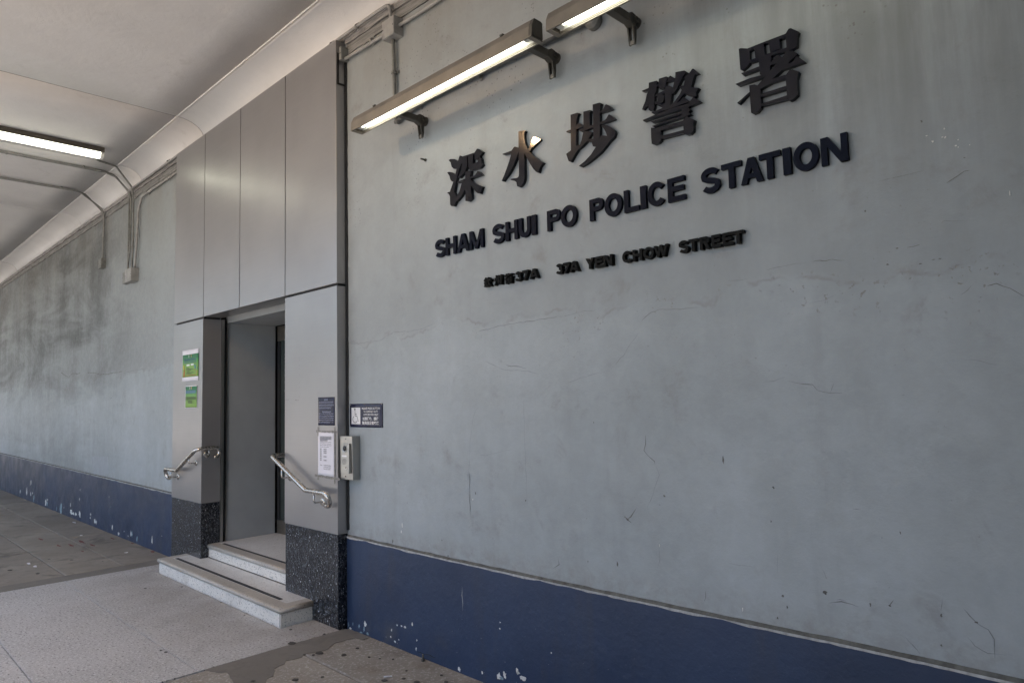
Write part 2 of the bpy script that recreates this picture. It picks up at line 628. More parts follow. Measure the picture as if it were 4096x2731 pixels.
lp = struct(box('left_pavement', (-40, ARC_Y - .595, -.0215), (-3.215, .0, -.014), M['ledge']))
rs = random.Random(3)
ys = [(-.475, .01), (-.98, -.475), (-1.62, -.98), (-2.3, -1.62), (-3.0, -2.3), (-3.8, -3.0)]
for k, (y0, y1) in enumerate(ys):
    x = -3.46 if k < 3 else -3.22
    i = 0
    while x > -26:
        ln = [2.35, 1.72, 1.62, 2.0][k % 4] * rs.uniform(.92, 1.06)
        if k == 2 and i == 0:
            ln = 1.62
        nx = x - ln
        slab('pavement_slab', nx, x, y0, y1, M['conc'], lp, rs.uniform(-.006, -.0005), rs.uniform(.003, .006), .006)
        x = nx
        i += 1
bm = bmesh.new()
N = 26
poly = []
for k in range(N + 1):
    t = k / N
    yy = -.09 - 1.75 * t
    poly.append((-3.46 - .02 * mnoise.noise((t * 9, 1, 0)) - .06 * max(0, t - .55), yy))
front = [Vector((a, b, -.0025)) for a, b in poly] + [Vector((-3.218, poly[-1][1], -.0025)), Vector((-3.218, -.09, -.0025))]
add_prism(bm, front, [Vector((p.x, p.y, -.02)) for p in front])
obj('cement_fillet', bm, M['cement'], lp)

rp = struct(box('right_pavement', (.012, ARC_Y - .595, -.0215), (12, .0, -.014), M['cement']))
c7 = crop(500, 2050, 2.302)
yj = on_z(*c7(1800, 1370)).y
xs = [.014, 2.35, 4.6, 7, 9.4]
for y0, y1, off in ((yj, .01, 0), (yj - 1.25, yj, .5), (yj - 2.5, yj - 1.25, .1), (ARC_Y - .59, yj - 2.5, .7)):
    for a, b in zip(xs, xs[1:]):
        slab('worn_slab', a + (off if a > .1 else 0), b + off, y0, y1, M['concr'], rp, rs.uniform(-.006, -.004), rs.uniform(.003, .007), .006)
# grey cement repair beside the paving, with ragged outline
pp = [(2036, 1066), (2110, 1085), (2200, 1118), (2265, 1142), (2190, 1165), (2120, 1148), (2040, 1165), (1930, 1195), (1900, 1222),
      (1865, 1252), (1835, 1262), (1740, 1280), (1642, 1298), (1632, 1325), (1560, 1345), (1482, 1358), (1470, 1388), (1420, 1408),
      (1372, 1432), (1366, 1500), (1310, 1522), (1296, 1560), (1290, 1640), (1010, 1640), (1005, 1575), (985, 1530), (962, 1490),
      (940, 1462), (870, 1468), (790, 1455)]
pw = [on_z(*c7(*p), z=-.001) for p in pp]
fr = [Vector((.014, pw[-1].y - .02, -.0015)), Vector((.014, -.06, -.0015))] + [Vector((max(p.x, .02), min(p.y, -.003), -.0015)) for p in pw]
fine = []
for a, b in zip(fr, fr[1:] + fr[:1]):
    fine.append(a)
    L = (b - a).length
    n = max(1, int(L / .035)) if a.x > .03 and b.x > .03 else 1
    for j in range(1, n):
        p = a.lerp(b, j / n)
        q = mnoise.noise_vector((p.x * 21, p.y * 21, 0)) * .009
        fine.append(Vector((p.x + q.x, min(p.y + q.y, -.003), -.0015)))
bm = bmesh.new()
add_prism(bm, fine, [Vector((p.x, p.y, -.012)) for p in fine])
obj('cement_repair', bm, M['cement'], rp)


def blob(name, c, ax, ay, n_axis, mat, parent, seed, n=11, th=.0015, jag=.35):
    """irregular flake lying on a plane; n_axis 'y' (on wall) or 'z' (on ground)"""
    rr = random.Random(seed)
    f, b = [], []
    for k in range(n):
        a = 2 * math.pi * k / n
        q = 1 + rr.uniform(-jag, jag)
        u_, v_ = math.cos(a) * ax * q, math.sin(a) * ay * q
        if n_axis == 'y':
            f.append(Vector((c.x + u_, c.y - th, c.z + v_)))
            b.append(Vector((c.x + u_, c.y + .002, c.z + v_)))
        else:
            f.append(Vector((c.x + u_, c.y + v_, c.z + th)))
            b.append(Vector((c.x + u_, c.y + v_, c.z - .003)))
    bm = bmesh.new()
    add_prism(bm, f, b)
    return obj(name, bm, mat, parent)


k = 0
for (a, b), r_, par in [((1535, 1200), .030, pav), ((1527, 1073), .012, pav), ((1835, 1115), .010, pav), ((1790, 1285), .026, rp), ((1735, 1302), .011, rp),
                        ((2015, 1302), .018, rp), ((2247, 1322), .010, rp), ((2140, 1240), .012, rp), ((525, 680), .012, pav), ((185, 695), .012, pav),
                        ((885, 825), .009, pav), ((375, 1282), .012, pav), ((330, 1265), .009, pav), ((1100, 940), .009, pav), ((1570, 1530), .020, rp),
                        ((1180, 1545), .016, rp), ((1820, 1505), .011, rp)]:
    p = on_z(*c7(a, b), z=0)
    p.z = 0 if par is pav else -.003
    blob('gum_spot', p, r_, r_ * .85, 'z', M['gum'], par, 50 + k, jag=.2)
    k += 1
cR = crop(1300, 2100, 2.352)
for (a, b), r_ in [((740, 1434), .011), ((860, 1466), .019), ((1140, 1465), .013), ((1095, 1402), .010), ((765, 1360), .008), ((640, 1253), .008),
                   ((560, 1452), .018), ((178, 1212), .010), ((415, 1233), .009), ((515, 1246), .007)]:
    p = on_z(*cR(a, b), z=0)
    p.z = -.003
    blob('gum_spot', p, r_, r_ * .85, 'z', M['gum'], rp, 90 + k, jag=.2)
    k += 1
l8 = crop(0, 1700, 2.24)
for (a, b), r_ in [((337, 1324), .045), ((640, 1205), .035), ((920, 1217), .02), ((440, 1198), .03), ((90, 1295), .04), ((70, 745), .06)]:
    p = on_z(*l8(a, b), z=0)
    p.z = -.002
    blob('gum_spot', p, r_ * .7, r_ * .45, 'z', M['gum'], lp, 130 + k, jag=.25)
    k += 1
M['redp'] = plain('red_paint_trace', (.16, .045, .038), .8, var=.5, scale=20)
for (a, b), (rx, ry) in [((365, 1019), (.07, .012)), ((735, 1043), (.12, .016)), ((640, 1075), (.10, .014)), ((1005, 1012), (.06, .012)), ((1372, 1131), (.035, .02)),
                         ((530, 1078), (.08, .012)), ((830, 1072), (.09, .012)), ((1185, 1055), (.05, .012)), ((740, 1128), (.05, .010))]:
    p = on_z(*l8(a, b), z=0)
    p.z = -.002
    blob('paint_trace', p, rx, ry, 'z', M['redp'], lp, 160 + k, n=17, th=.0012, jag=.6)
    k += 1

# ------------------------------------------------------------------ ceiling with cove
ceil = struct(box('ceiling', (-40, ARC_Y - .3, ZCEIL + .045), (14, 3.2, ZCEIL + .35), M['ceil']))
JX = [-40, -16.4, -12.0, -7.3, -4.55, -2.64, 2.6, 7.2, 14]
rs = random.Random(11)
ceil_dz = [rs.uniform(-.003, .003) for _ in JX]
for k, (a, b) in enumerate(zip(JX, JX[1:])):
    bm = bmesh.new()
    nx, ny = max(2, int((b - a) / .5)), 12
    grid = []
    for i in range(nx + 1):
        col = []
        for j in range(ny + 1):
            xx = a + .005 + (b - a - .010) * i / nx
            yy = (YCV - .012) + (ARC_Y - .3 - YCV + .012) * j / ny
            zz = ZCEIL + ceil_dz[k] + .010 * mnoise.noise((xx * .9, yy * .9, 3)) * min(1, j / 2, i / 1, (nx - i))
            col.append(bm.verts.new((xx, yy, zz)))
        grid.append(col)
    for i in range(nx):
        for j in range(ny):
            f_ = bm.faces.new((grid[i][j], grid[i + 1][j], grid[i + 1][j + 1], grid[i][j + 1]))
            f_.smooth = True
    # upper side and rim so each panel has thickness
    top = [[bm.verts.new((v.co.x, v.co.y, ZCEIL + .038)) for v in col] for col in grid]
    for i in range(nx):
        for j in range(ny):
            bm.faces.new((top[i][j], top[i][j + 1], top[i + 1][j + 1], top[i + 1][j]))
        bm.faces.new((grid[i][0], top[i][0], top[i + 1][0], grid[i + 1][0]))
        bm.faces.new((grid[i][ny], grid[i + 1][ny], top[i + 1][ny], top[i][ny]))
    for j in range(ny):
        bm.faces.new((grid[0][j], grid[0][j + 1], top[0][j + 1], top[0][j]))
        bm.faces.new((grid[nx][j], top[nx][j], top[nx][j + 1], grid[nx][j + 1]))
    obj('ceiling_panel', bm, M['ceil'], ceil)
    # cove
    bm = bmesh.new()
    n = 12
    prof = []
    for j in range(n + 1):
        t = j / n * math.pi / 2
        prof.append((YCV + (-.045 - YCV) * math.sin(t), ZC + (ZCEIL - ZC) * math.cos(t) + ceil_dz[k]))
    outer = [(.02, ZC + ceil_dz[k]), (.02, ZCEIL + .04), (YCV, ZCEIL + .04)]
    loop = prof + outer
    A = [Vector((a + .005, p[0], p[1])) for p in loop]
    B = [Vector((b - .005, p[0], p[1])) for p in loop]
    add_prism(bm, A, B)
    for f_ in bm.faces:
        f_.smooth = len(f_.verts) == 4 and abs(f_.calc_area()) < .3 * (b - a)
    obj('cove', bm, M['ceil'], ceil)
    # raised bead where cove and soffit meet
    bm = bmesh.new()
    pts = []
    n = max(2, int((b - a) / .12))
    for j in range(n + 1):
        xx = a + .004 + (b - a - .008) * j / n
        pts.append(Vector((xx, YCV - .006 + .003 * mnoise.noise((xx * 7, 0, 0)), ZCEIL + ceil_dz[k] - .001 + .003 * mnoise.noise((xx * 9, 5, 0)))))
    add_tube(bm, pts, .008, 6)
    obj('bead', bm, M['ceil'], ceil)

for jx, wd in ((-2.64, .011), (-12.0, .02)):
    box('joint_filler', (jx - wd / 2, ARC_Y - .29, ZCEIL + .001), (jx + wd / 2, YCV - .012, ZCEIL + .03), M['crack'], ceil)
    bm = bmesh.new()
    A = []
    for j in range(13):
        t = j / 12 * math.pi / 2
        A.append((YCV + (-.045 - YCV) * math.sin(t) + .002, ZC + (ZCEIL - ZC) * math.cos(t) + .002))
    A += [(.0, ZC + .01), (.0, ZCEIL + .03), (YCV + .002, ZCEIL + .03)]
    add_prism(bm, [Vector((jx - wd / 2, p[0], p[1])) for p in A], [Vector((jx + wd / 2, p[0], p[1])) for p in A])
    obj('joint_filler', bm, M['crack'], ceil)

# ------------------------------------------------------------------ station wall
wall = thing('station_wall', 'long painted plaster wall of the station, pale grey-blue above a navy band', 'wall')
bm = bmesh.new()
for a, b in (((-40, 0, -.1), (-2.62, .24, 4.9)), ((-.68, 0, -.1), (13, .24, 4.9)), ((-2.62, 0, 2.60), (-.68, .24, 4.9))):
    add_box(bm, a, b)
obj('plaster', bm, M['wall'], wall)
# painted band; its top edge follows the hand-cut line
band_px = [(0, 1812.5), (200, 1859), (400, 1906), (684, 1973)]
band_px2 = [(1391, 2145), (1789, 2237), (2299, 2348), (2700, 2434), (3045, 2507), (3352, 2571), (3642, 2635), (4066, 2730)]
lt = [on_y(*p, y=-.012) for p in band_px]
rt = [on_y(*p, y=-.012) for p in band_px2]


def topline(pts, x0, x1, step, jag):
    pts = sorted(pts, key=lambda p: p.x)
    out = []
    n = int((x1 - x0) / step)
    for j in range(n + 1):
        x = x0 + (x1 - x0) * j / n
        if x <= pts[0].x:
            z = pts[0].z
        elif x >= pts[-1].x:
            z = pts[-1].z
        else:
            for p, q in zip(pts, pts[1:]):
                if p.x <= x <= q.x:
                    z = p.z + (q.z - p.z) * (x - p.x) / (q.x - p.x)
                    break
        out.append((x, z + jag * mnoise.noise((x * 13, 0, 0)) + jag * .6 * mnoise.noise((x * 47, 3, 0))))
    return out


for pts, x0, x1 in ((lt, -40, XL + .004), (rt, .004, 13)):
    tl = topline(pts, x0, x1, .04, .0)
    bm = bmesh.new()
    f = [Vector((x0, -.013, -.08))] + [Vector((x, -.013, z)) for x, z in tl] + [Vector((x1, -.013, -.08))]
    fb = [Vector((p.x, .002, p.z)) for p in f]
    add_prism(bm, f, fb)
    obj('navy_band', bm, M['blue'], wall)
    # dusty sloping ledge on top of the band and chipped lip
    tj = topline(pts, x0, x1, .02, .004)
    bm = bmesh.new()
    lo = [Vector((x, -.0145, z - .001)) for x, z in tl]
    hi = [Vector((x, -.002, z + .014 + .004 * mnoise.noise((x * 9, 8, 0)))) for x, z in tl]
    lov = [bm.verts.new(p) for p in lo]
    hiv = [bm.verts.new(p) for p in hi]
    for j in range(len(lov) - 1):
        bm.faces.new((lov[j], lov[j + 1], hiv[j + 1], hiv[j]))
    obj('ledge', bm, M['ledge'], wall)
    bm = bmesh.new()
    up = [bm.verts.new((x, -.0150, z + .001)) for x, z in tl]
    rr = random.Random(5)
    dn = []
    for x, z in tl:
        d = max(.0015, .008 + .010 * mnoise.noise((x * 6, 1, 4)) + .004 * mnoise.noise((x * 31, 2, 4)))
        dn.append(bm.verts.new((x, -.0152, z - d)))
    for j in range(len(up) - 1):
        bm.faces.new((up[j], up[j + 1], dn[j + 1], dn[j]))
    obj('chipped_lip', bm, M['lip'], wall)

# chips and flakes of paint, cracks: worked out on the wall where the photograph shows them
seed = 300
for (a, b, rx, ry, kind) in [(380, 930, 17, 24, 'w'), (368, 972, 8, 20, 't'), (320, 945, 9, 15, 't'), (240, 968, 16, 6, 'w'), (678, 938, 9, 6, 'w'), (720, 945, 8, 6, 'w'),
                             (753, 956, 12, 9, 'w'), (820, 928, 7, 16, 'w'), (627, 985, 5, 10, 'w'), (620, 1047, 7, 6, 'w'), (660, 1092, 10, 7, 'w'), (695, 1075, 5, 5, 'w'),
                             (865, 1080, 5, 8, 'w'), (857, 1160, 6, 12, 'w'), (1640, 1420, 24, 32, 'w'), (1660, 1435, 22, 18, 't'), (1690, 1405, 15, 25, 'w'), (1808, 1368, 11, 26, 'w'),
                             (1820, 1385, 15, 10, 'w'), (1858, 1436, 26, 16, 'w'), (1885, 1440, 8, 14, 'w'), (1480, 1385, 6, 11, 'w'), (1648, 912, 3, 5, 'w'), (2130, 1198, 4, 6, 'w'),
                             (262, 928, 5, 12, 't'), (222, 930, 6, 16, 't'), (400, 1018, 14, 10, 't'), (340, 1008, 14, 7, 't'), (1645, 970, 5, 5, 'w'), (1263, 1350, 12, 20, 'w')]:
    p = on_y(*cR(a, b), y=-.0132)
    s_ = (p - CAM).length / FPX / 2.352
    blob('paint_chip', p, max(.003, rx * s_ * 1.15), max(.003, ry * s_), 'y', M['chipw' if kind == 'w' else 'chipt'], wall, seed, n=13, jag=.45)
    seed += 1
for (a, b, rx, ry, kind) in [(277, 515, 5, 18, 'w'), (240, 592, 6, 22, 'w'), (275, 615, 7, 14, 'w'), (304, 652, 9, 20, 't'), (410, 690, 9, 22, 'w'), (424, 708, 8, 14, 't'), (428, 668, 5, 6, 'w'),
                             (508, 748, 5, 15, 't'), (548, 750, 18, 34, 't'), (636, 775, 14, 16, 'w'), (655, 790, 18, 9, 'w'), (680, 795, 10, 12, 'w'), (716, 798, 13, 20, 'w'), (712, 665, 4, 10, 'w'),
                             (632, 716, 4, 12, 'w'), (850, 858, 10, 16, 'w'), (862, 872, 6, 14, 'w'), (808, 830, 4, 6, 'w'), (812, 798, 5, 8, 'w'), (1006, 920, 7, 20, 'w'), (1063, 970, 9, 9, 'w'),
                             (1173, 970, 5, 18, 'w'), (1184, 978, 5, 20, 't'), (1228, 1015, 8, 17, 't'), (1363, 1027, 7, 26, 'w'), (1450, 990, 3, 4, 'w'), (978, 640, 3, 6, 'w'), (718, 580, 3, 8, 'w'),
                             (181, 592, 6, 14, 'w'), (292, 608, 5, 6, 'w'), (572, 738, 6, 4, 'w'), (1148, 992, 4, 5, 'w'), (1112, 950, 3, 4, 'w'), (992, 731, 3, 4, 't')]:
    p = on_y(*l8(a, b), y=-.0132)
    s_ = (p - CAM).length / FPX / 2.24
    blob('paint_chip', p, max(.004, rx * s_ * 1.9), max(.004, ry * s_), 'y', M['chipw' if kind == 'w' else 'chipt'], wall, seed, n=13, jag=.45)
    seed += 1
cW = crop(1400, 1150, 1.3636)
cU = crop(2900, 400, 1.4256)
cD = crop(2700, 1500, 1.2736)
for f_, lst in ((cU, [(1250, 165, 4, 5), (1255, 215, 5, 7), (1240, 213, 6, 3), (1185, 238, 5, 6), (1150, 205, 6, 3), (1315, 262, 6, 3), (1330, 270, 3, 3), (1625, 535, 2, 14), (1330, 228, 3, 4), (1395, 257, 3, 2)]),
                (cW, [(285, 1295, 4, 14), (280, 1330, 6, 8), (670, 1155, 3, 7), (1688, 1405, 2, 8)]), (cD, [(345, 1192, 2, 12)])):
    for (a, b, rx, ry) in lst:
        p = on_y(*f_(a, b), y=-.0005)
        s_ = (p - CAM).length / FPX / 1.36
        blob('paint_chip', p, rx * s_ * .7, ry * s_ * .7, 'y', M['chipw'], wall, seed, n=11, jag=.45)
        seed += 1
for f_, lst in ((cW, [(1330, 735, 3, 3), (265, 1067, 2, 2), (233, 1382, 5, 10), (502, 1376, 3, 6), (1513, 1262, 9, 7), (685, 1122, 3, 8), (958, 1160, 4, 6), (1298, 1492, 3, 6), (1500, 1250, 4, 5),
                      (1458, 1505, 6, 14), (535, 1462, 5, 6), (1715, 1136, 8, 5), (1292, 1258, 2, 3), (1690, 1184, 3, 3)]),
                (cD, [(490, 744, 4, 7), (245, 430, 5, 22), (502, 572, 7, 6), (1357, 1222, 5, 11), (1357, 1375, 5, 7), (995, 1167, 4, 9), (1093, 1172, 9, 6), (1537, 1258, 8, 4), (550, 1124, 7, 6),
                      (572, 1180, 4, 8), (1055, 827, 2, 2), (1148, 800, 4, 8), (765, 1108, 12, 10), (522, 1235, 5, 8)]),
                (cU, [(800, 634, 4, 6), (980, 846, 7, 3), (1115, 934, 7, 3), (1365, 330, 4, 3), (1120, 122, 5, 6), (1225, 905, 9, 3), (1188, 910, 7, 2), (925, 938, 8, 3)])):
    for (a, b, rx, ry) in lst:
        p = on_y(*f_(a, b), y=-.0005)
        s_ = (p - CAM).length / FPX / 1.33
        blob('dent', p, rx * s_ * .8, ry * s_ * .8, 'y', M['crack'], wall, seed, n=11, th=.0008, jag=.5)
        seed += 1


def crackline(f_, pts, w_, mat, y=-.0012):
    w_ *= .75
    P = [on_y(*f_(*p), y=y) for p in pts]
    fine = []
    for a, b in zip(P, P[1:]):
        n = max(2, int((b - a).length / .02))
        for j in range(n):
            p = a.lerp(b, j / n)
            q = mnoise.noise_vector((p.x * 25, p.z * 25, 3)) * .006
            fine.append(Vector((p.x + q.x, y, p.z + q.z)))
    fine.append(P[-1])
    bm = bmesh.new()
    up, dn = [], []
    for k_, p in enumerate(fine):
        a, b = fine[max(0, k_ - 1)], fine[min(len(fine) - 1, k_ + 1)]
        d = (b - a).normalized()
        nrm = Vector((-d.z, 0, d.x))
        ww = w_ * (.25 + .75 * abs(mnoise.noise((k_ * .35, w_ * 99, 1))) * 1.6) * min(1, (k_ + 1) / 3, (len(fine) - k_) / 3)
        up.append(bm.verts.new(p + nrm * ww / 2))
        dn.append(bm.verts.new(p - nrm * ww / 2))
    for k_ in range(len(fine) - 1):
        bm.faces.new((up[k_], up[k_ + 1], dn[k_ + 1], dn[k_]))
    obj('crack', bm, mat, wall)


for pts, w_, mm in [([(652, 1005), (653, 1080), (654, 1160), (655, 1243)], .009, 'crack'),
                    ([(945, 610), (952, 740), (952, 830), (960, 1000), (963, 1100), (966, 1180)], .0035, 'crackl'),
                    ([(690, 660), (670, 720), (655, 850), (650, 970), (640, 1080)], .0035, 'crackl'),
                    ([(1610, 800), (1612, 850), (1604, 890), (1630, 920), (1660, 945), (1664, 965)], .006, 'crack'),
                    ([(1664, 965), (1685, 1020), (1660, 1100), (1640, 1160), (1620, 1200)], .004, 'crackl'),
                    ([(1562, 1203), (1530, 1245), (1510, 1270)], .010, 'crack'), ([(1498, 1245), (1515, 1268), (1536, 1282)], .010, 'crack'),
                    ([(0, 310), (80, 300), (160, 290), (240, 243), (330, 238), (400, 222), (450, 200)], .006, 'crackl'),
                    ([(700, 240), (810, 210), (870, 200), (1010, 180), (1130, 158)], .005, 'crack'), ([(1130, 158), (1200, 148), (1280, 128), (1340, 123)], .005, 'crackl'),
                    ([(1590, 185), (1610, 160), (1640, 135), (1700, 118), (1770, 118), (1830, 117), (1909, 110)], .007, 'crackl'),
                    ([(1425, 440), (1490, 370), (1525, 315), (1570, 250)], .005, 'crackl'), ([(1175, 520), (1250, 495), (1330, 475), (1375, 462)], .004, 'crackl'),
                    ([(1138, 1478), (1140, 1508), (1110, 1530)], .007, 'crack'), ([(845, 420), (880, 430), (930, 432), (960, 440)], .006, 'crack'),
                    ([(740, 400), (790, 430), (850, 450), (960, 455), (1030, 470)], .005, 'crackl'), ([(1675, 1530), (1690, 1480), (1685, 1410)], .005, 'crackl'),
                    ([(700, 918), (790, 905), (880, 880)], .003, 'crackl')]:
    crackline(cW, pts, w_, M[mm])
for pts, w_, mm in [([(1262, 470), (1280, 458), (1330, 430), (1365, 408), (1395, 402)], .006, 'crack'), ([(500, 920), (540, 912), (580, 916), (610, 908), (680, 915)], .005, 'crack'),
                    ([(1490, 1068), (1520, 1062), (1550, 1050), (1620, 1075), (1705, 1120)], .006, 'crack'), ([(1040, 836), (1110, 825)], .007, 'crack'),
                    ([(230, 970), (330, 950), (400, 935), (460, 930)], .005, 'crackl'), ([(870, 465), (980, 440), (1080, 412), (1180, 390)], .006, 'crackl'),
                    ([(1230, 710), (1250, 690), (1330, 688), (1410, 686)], .004, 'crackl'), ([(1410, 1050), (1380, 1080), (1345, 1110)], .005, 'crackl'),
                    ([(1370, 1488), (1460, 1490), (1550, 1510)], .004, 'crackl'), ([(20, 1030), (60, 1035), (140, 1015)], .004, 'crackl'),
                    ([(640, 1110), (560, 1140), (480, 1160)], .003, 'crackl')]:
    crackline(cU, pts, w_, M[mm])
for pts, w_, mm in [([(450, 36), (500, 30), (560, 10)], .005, 'crackl'), ([(575, 30), (650, 45), (700, 50), (730, 75), (790, 88), (850, 92)], .007, 'crackl'),
                    ([(790, 85), (810, 42)], .004, 'crack'), ([(155, 1095), (155, 1120), (149, 1150)], .005, 'crack'), ([(780, 1155), (850, 1158), (905, 1165), (935, 1178)], .010, 'crackl'),
                    ([(820, 1146), (870, 1150)], .004, 'crack'), ([(1112, 1145), (1092, 1172)], .009, 'crack'), ([(1470, 1190), (1500, 1225), (1540, 1262), (1600, 1300), (1625, 1345), (1630, 1440)], .007, 'crackl'),
                    ([(1175, 1330), (1210, 1370), (1250, 1420)], .007, 'crackl'), ([(750, 990), (770, 1035)], .005, 'crackl'), ([(910, 685), (945, 684)], .004, 'crack'),
                    ([(1362, 1140), (1355, 1195)], .006, 'crackl'), ([(520, 910), (522, 1005)], .003, 'crackl'), ([(1490, 1330), (1530, 1380), (1600, 1420), (1690, 1425)], .005, 'crackl'),
                    ([(270, 958), (330, 968), (410, 980)], .003, 'crackl')]:
    crackline(cD, pts, w_, M[mm])
cL = crop(0, 1000, 2.24)
for pts, w_, mm in [([(545, 1095), (570, 1115), (615, 1140), (650, 1105), (700, 1108), (720, 1100)], .018, 'crack'), ([(780, 1098), (850, 1098), (890, 1115)], .016, 'crack'),
                    ([(890, 1115), (960, 1112), (1010, 1098), (1060, 1095), (1095, 1085)], .016, 'crack'), ([(0, 1248), (60, 1240), (130, 1220)], .02, 'crackl'),
                    ([(280, 1195), (340, 1190), (420, 1190), (510, 1165)], .018, 'crackl'), ([(985, 1335), (1005, 1315), (1018, 1295)], .012, 'crack'), ([(865, 865), (882, 875)], .015, 'crack'),
                    ([(1100, 1105), (1200, 1080), (1320, 1058)], .010, 'crackl'), ([(610, 1380), (620, 1400)], .01, 'crackl'), ([(370, 130), (375, 190)], .03, 'crack')]:
    crackline(cL, pts, w_, M[mm], y=-.0015)
crackline(cR, [(1290, 580), (1290, 660), (1295, 740), (1297, 800)], .008, M['lip'], y=-.0145)
crackline(cR, [(860, 1185), (900, 1195), (960, 1215), (1040, 1245)], .012, M['rubber'], y=-.0145)
crackline(crop(1200, 0, 2.119), [(0, 0), (0, 1)], .0001, M['crack'])
# pale patch of a removed notice on the far wall
q = [on_y(*l8(*p), y=-.0014) for p in ((822, 285), (965, 283), (968, 440), (832, 440))]
bm = bmesh.new()
add_prism(bm, q, [Vector((p.x, .001, p.z)) for p in q])
obj('notice_mark', bm, plain('faded_notice_mark', (.315, .338, .36), .6, var=.1), wall)

# flaking plaster strip between cove and wall
for x0, x1 in ((-40, XL - .01), (.03, 13)):
    for (zt, zb, yy, mm) in ((ZC + .004, 4.305, -.026, 'mould'), (4.305, 4.23, -.012, 'mould2')):
        bm = bmesh.new()
        n = int((x1 - x0) / .05)
        top, bot = [], []
        for j in range(n + 1):
            x = x0 + (x1 - x0) * j / n
            d = .014 * mnoise.noise((x * 5, zb * 9, 0)) + .008 * mnoise.noise((x * 21, zb * 9, 2))
            y_ = yy + .006 * mnoise.noise((x * 8, 5, zb))
            top.append((x, y_, zt))
            bot.append((x, y_, zb + d))
        tv = [bm.verts.new(p) for p in top]
        bv = [bm.verts.new(p) for p in bot]
        cv = [bm.verts.new((p[0], .003, p[2] + .004)) for p in bot]
        for j in range(n):
            bm.faces.new((tv[j], tv[j + 1], bv[j + 1], bv[j]))
            bm.faces.new((bv[j], bv[j + 1], cv[j + 1], cv[j]))
        obj('plaster_moulding', bm, M[mm], wall)

# ------------------------------------------------------------------ entrance surround
por = thing('entrance_surround', 'tall satin aluminium clad entrance surround with dark granite base', 'doorway')
gp = .0065
for a, b in ((XL, X1), (X1, X2), (X2, X3), (X3, 0)):
    x0 = a if a == XL else a + gp
    x1 = b if b == 0 else b - gp
    box('upper_panel', (x0, YF, ZJ + .010), (x1, .11, ZT), M['panel'], por, .0015)
lp_ = box('lower_panel', (XL, YF, ZG + .004), (X1 - .002, .098, ZJ - .010), M['panel'], por, .0015)
rp_ = box('lower_panel', (X3 + .002, YF, ZG + .004), (0, .098, ZJ - .010), M['panel'], por, .0015)
box('joint_backing', (XL + .02, YF + .02, ZG + .1), (X1 - .02, .09, ZT - .02), M['dark'], por)
box('joint_backing', (X3 + .02, YF + .02, ZG + .1), (-.02, .09, ZT - .02), M['dark'], por)
box('joint_backing', (X1 - .03, YF + .02, ZJ + .012), (X3 + .03, .09, ZT - .02), M['dark'], por)
box('granite_base', (XL + .006, YF + .003, -.02), (X1 - .004, .1, ZG), M['granite'], por, .002)
box('granite_base', (X3 + .012, YF + .003, -.02), (-.004, .1, ZG), M['granite'], por, .002)
# vestibule
ves = por
box('reveal_wall', (X1 - .10, .158, STEP2 - .01), (X1 - .004, .672, 2.47), M['door'], por)
box('reveal_wall', (X3 + .004, .158, STEP2 - .01), (X3 + .10, .672, 2.47), M['door'], por)
for s_, xx in ((1, X1), (-1, X3)):
    box('shutter_rail', (xx - .006 if s_ > 0 else xx - .012, .100, STEP2 - .012), (xx + .012 if s_ > 0 else xx + .006, .126, 2.455), M['steel2'], por)
    box('shutter_rail', (xx - .006 if s_ > 0 else xx - .010, .152, STEP2 - .012), (xx + .010 if s_ > 0 else xx + .006, .162, 2.455), M['steel2'], por)
    box('shutter_slot', (xx - .09, .1265, STEP2 - .012) if s_ > 0 else (xx + .02, .1265, STEP2 - .012), (xx - .02, .1515, 2.55) if s_ > 0 else (xx + .09, .1515, 2.55), M['dark'], por)
box('soffit', (X1 - .02, .155, 2.425), (X3 + .02, .68, 2.60), M['door'], por)
box('slot_cover', (X1 - .02, .109, 2.53), (X3 + .02, .156, 2.60), M['dark'], por)
box('back_wall', (X1 - .12, .84, -.02), (X3 + .12, .90, 2.62), M['dark'], por)
box('side_backing', (X1 - .14, .24, -.02), (X1 - .101, .86, 2.62), M['dark'], por)
box('side_backing', (X3 + .101, .24, -.02), (X3 + .14, .86, 2.62), M['dark'], por)
# scuffs left by old notices on the right panel
c4 = crop(600, 1100, 2.6133)
M['scuff'] = plain('panel_scuff', (.17, .165, .16), .6, var=.5, scale=40)
for pts, w_ in (([(1560, 845), (1560, 1000), (1558, 1320)], .004), ([(1408, 1305), (1455, 1302)], .012), ([(1515, 1305), (1556, 1310)], .010), ([(1407, 820), (1410, 960), (1408, 1240)], .005)):
    P = [on_y(*c4(*p), y=YF - .0006) for p in pts]
    for a, b in zip(P, P[1:]):
        for j in range(4):
            t0 = (j + random.uniform(0, .45)) / 4
            p, q = a.lerp(b, t0), a.lerp(b, t0 + random.uniform(.05, .14))
            d = (q - p).normalized()
            nn = Vector((-d.z, 0, d.x)) * w_ / 2
            bm = bmesh.new()
            bm.faces.new([bm.verts.new(k_) for k_ in (p + nn * .3, p.lerp(q, .4) + nn, q + nn * .2, q - nn * .3, p.lerp(q, .6) - nn * .8, p - nn * .2)])
            obj('scuff', bm, M['scuff'], por)
# black sealant bead down the joint between surround and wall
bm = bmesh.new()
prev = None
n = 120
for j in range(n + 1):
    z = ZG + .03 + (4.20 - ZG - .03) * j / n
    wd = .022 + .006 * mnoise.noise((z * 6, 0, 0)) + .004 * mnoise.noise((z * 25, 0, 0))
    cur = [bm.verts.new((.0005, -.012, z)), bm.verts.new((wd * .7, -.010, z)), bm.verts.new((wd, .001, z))]
    if prev:
        bm.faces.new((prev[0], prev[1], cur[1], cur[0]))
        bm.faces.new((prev[1], prev[2], cur[2], cur[1]))
    prev = cur
obj('sealant', bm, M['rubber'], por)
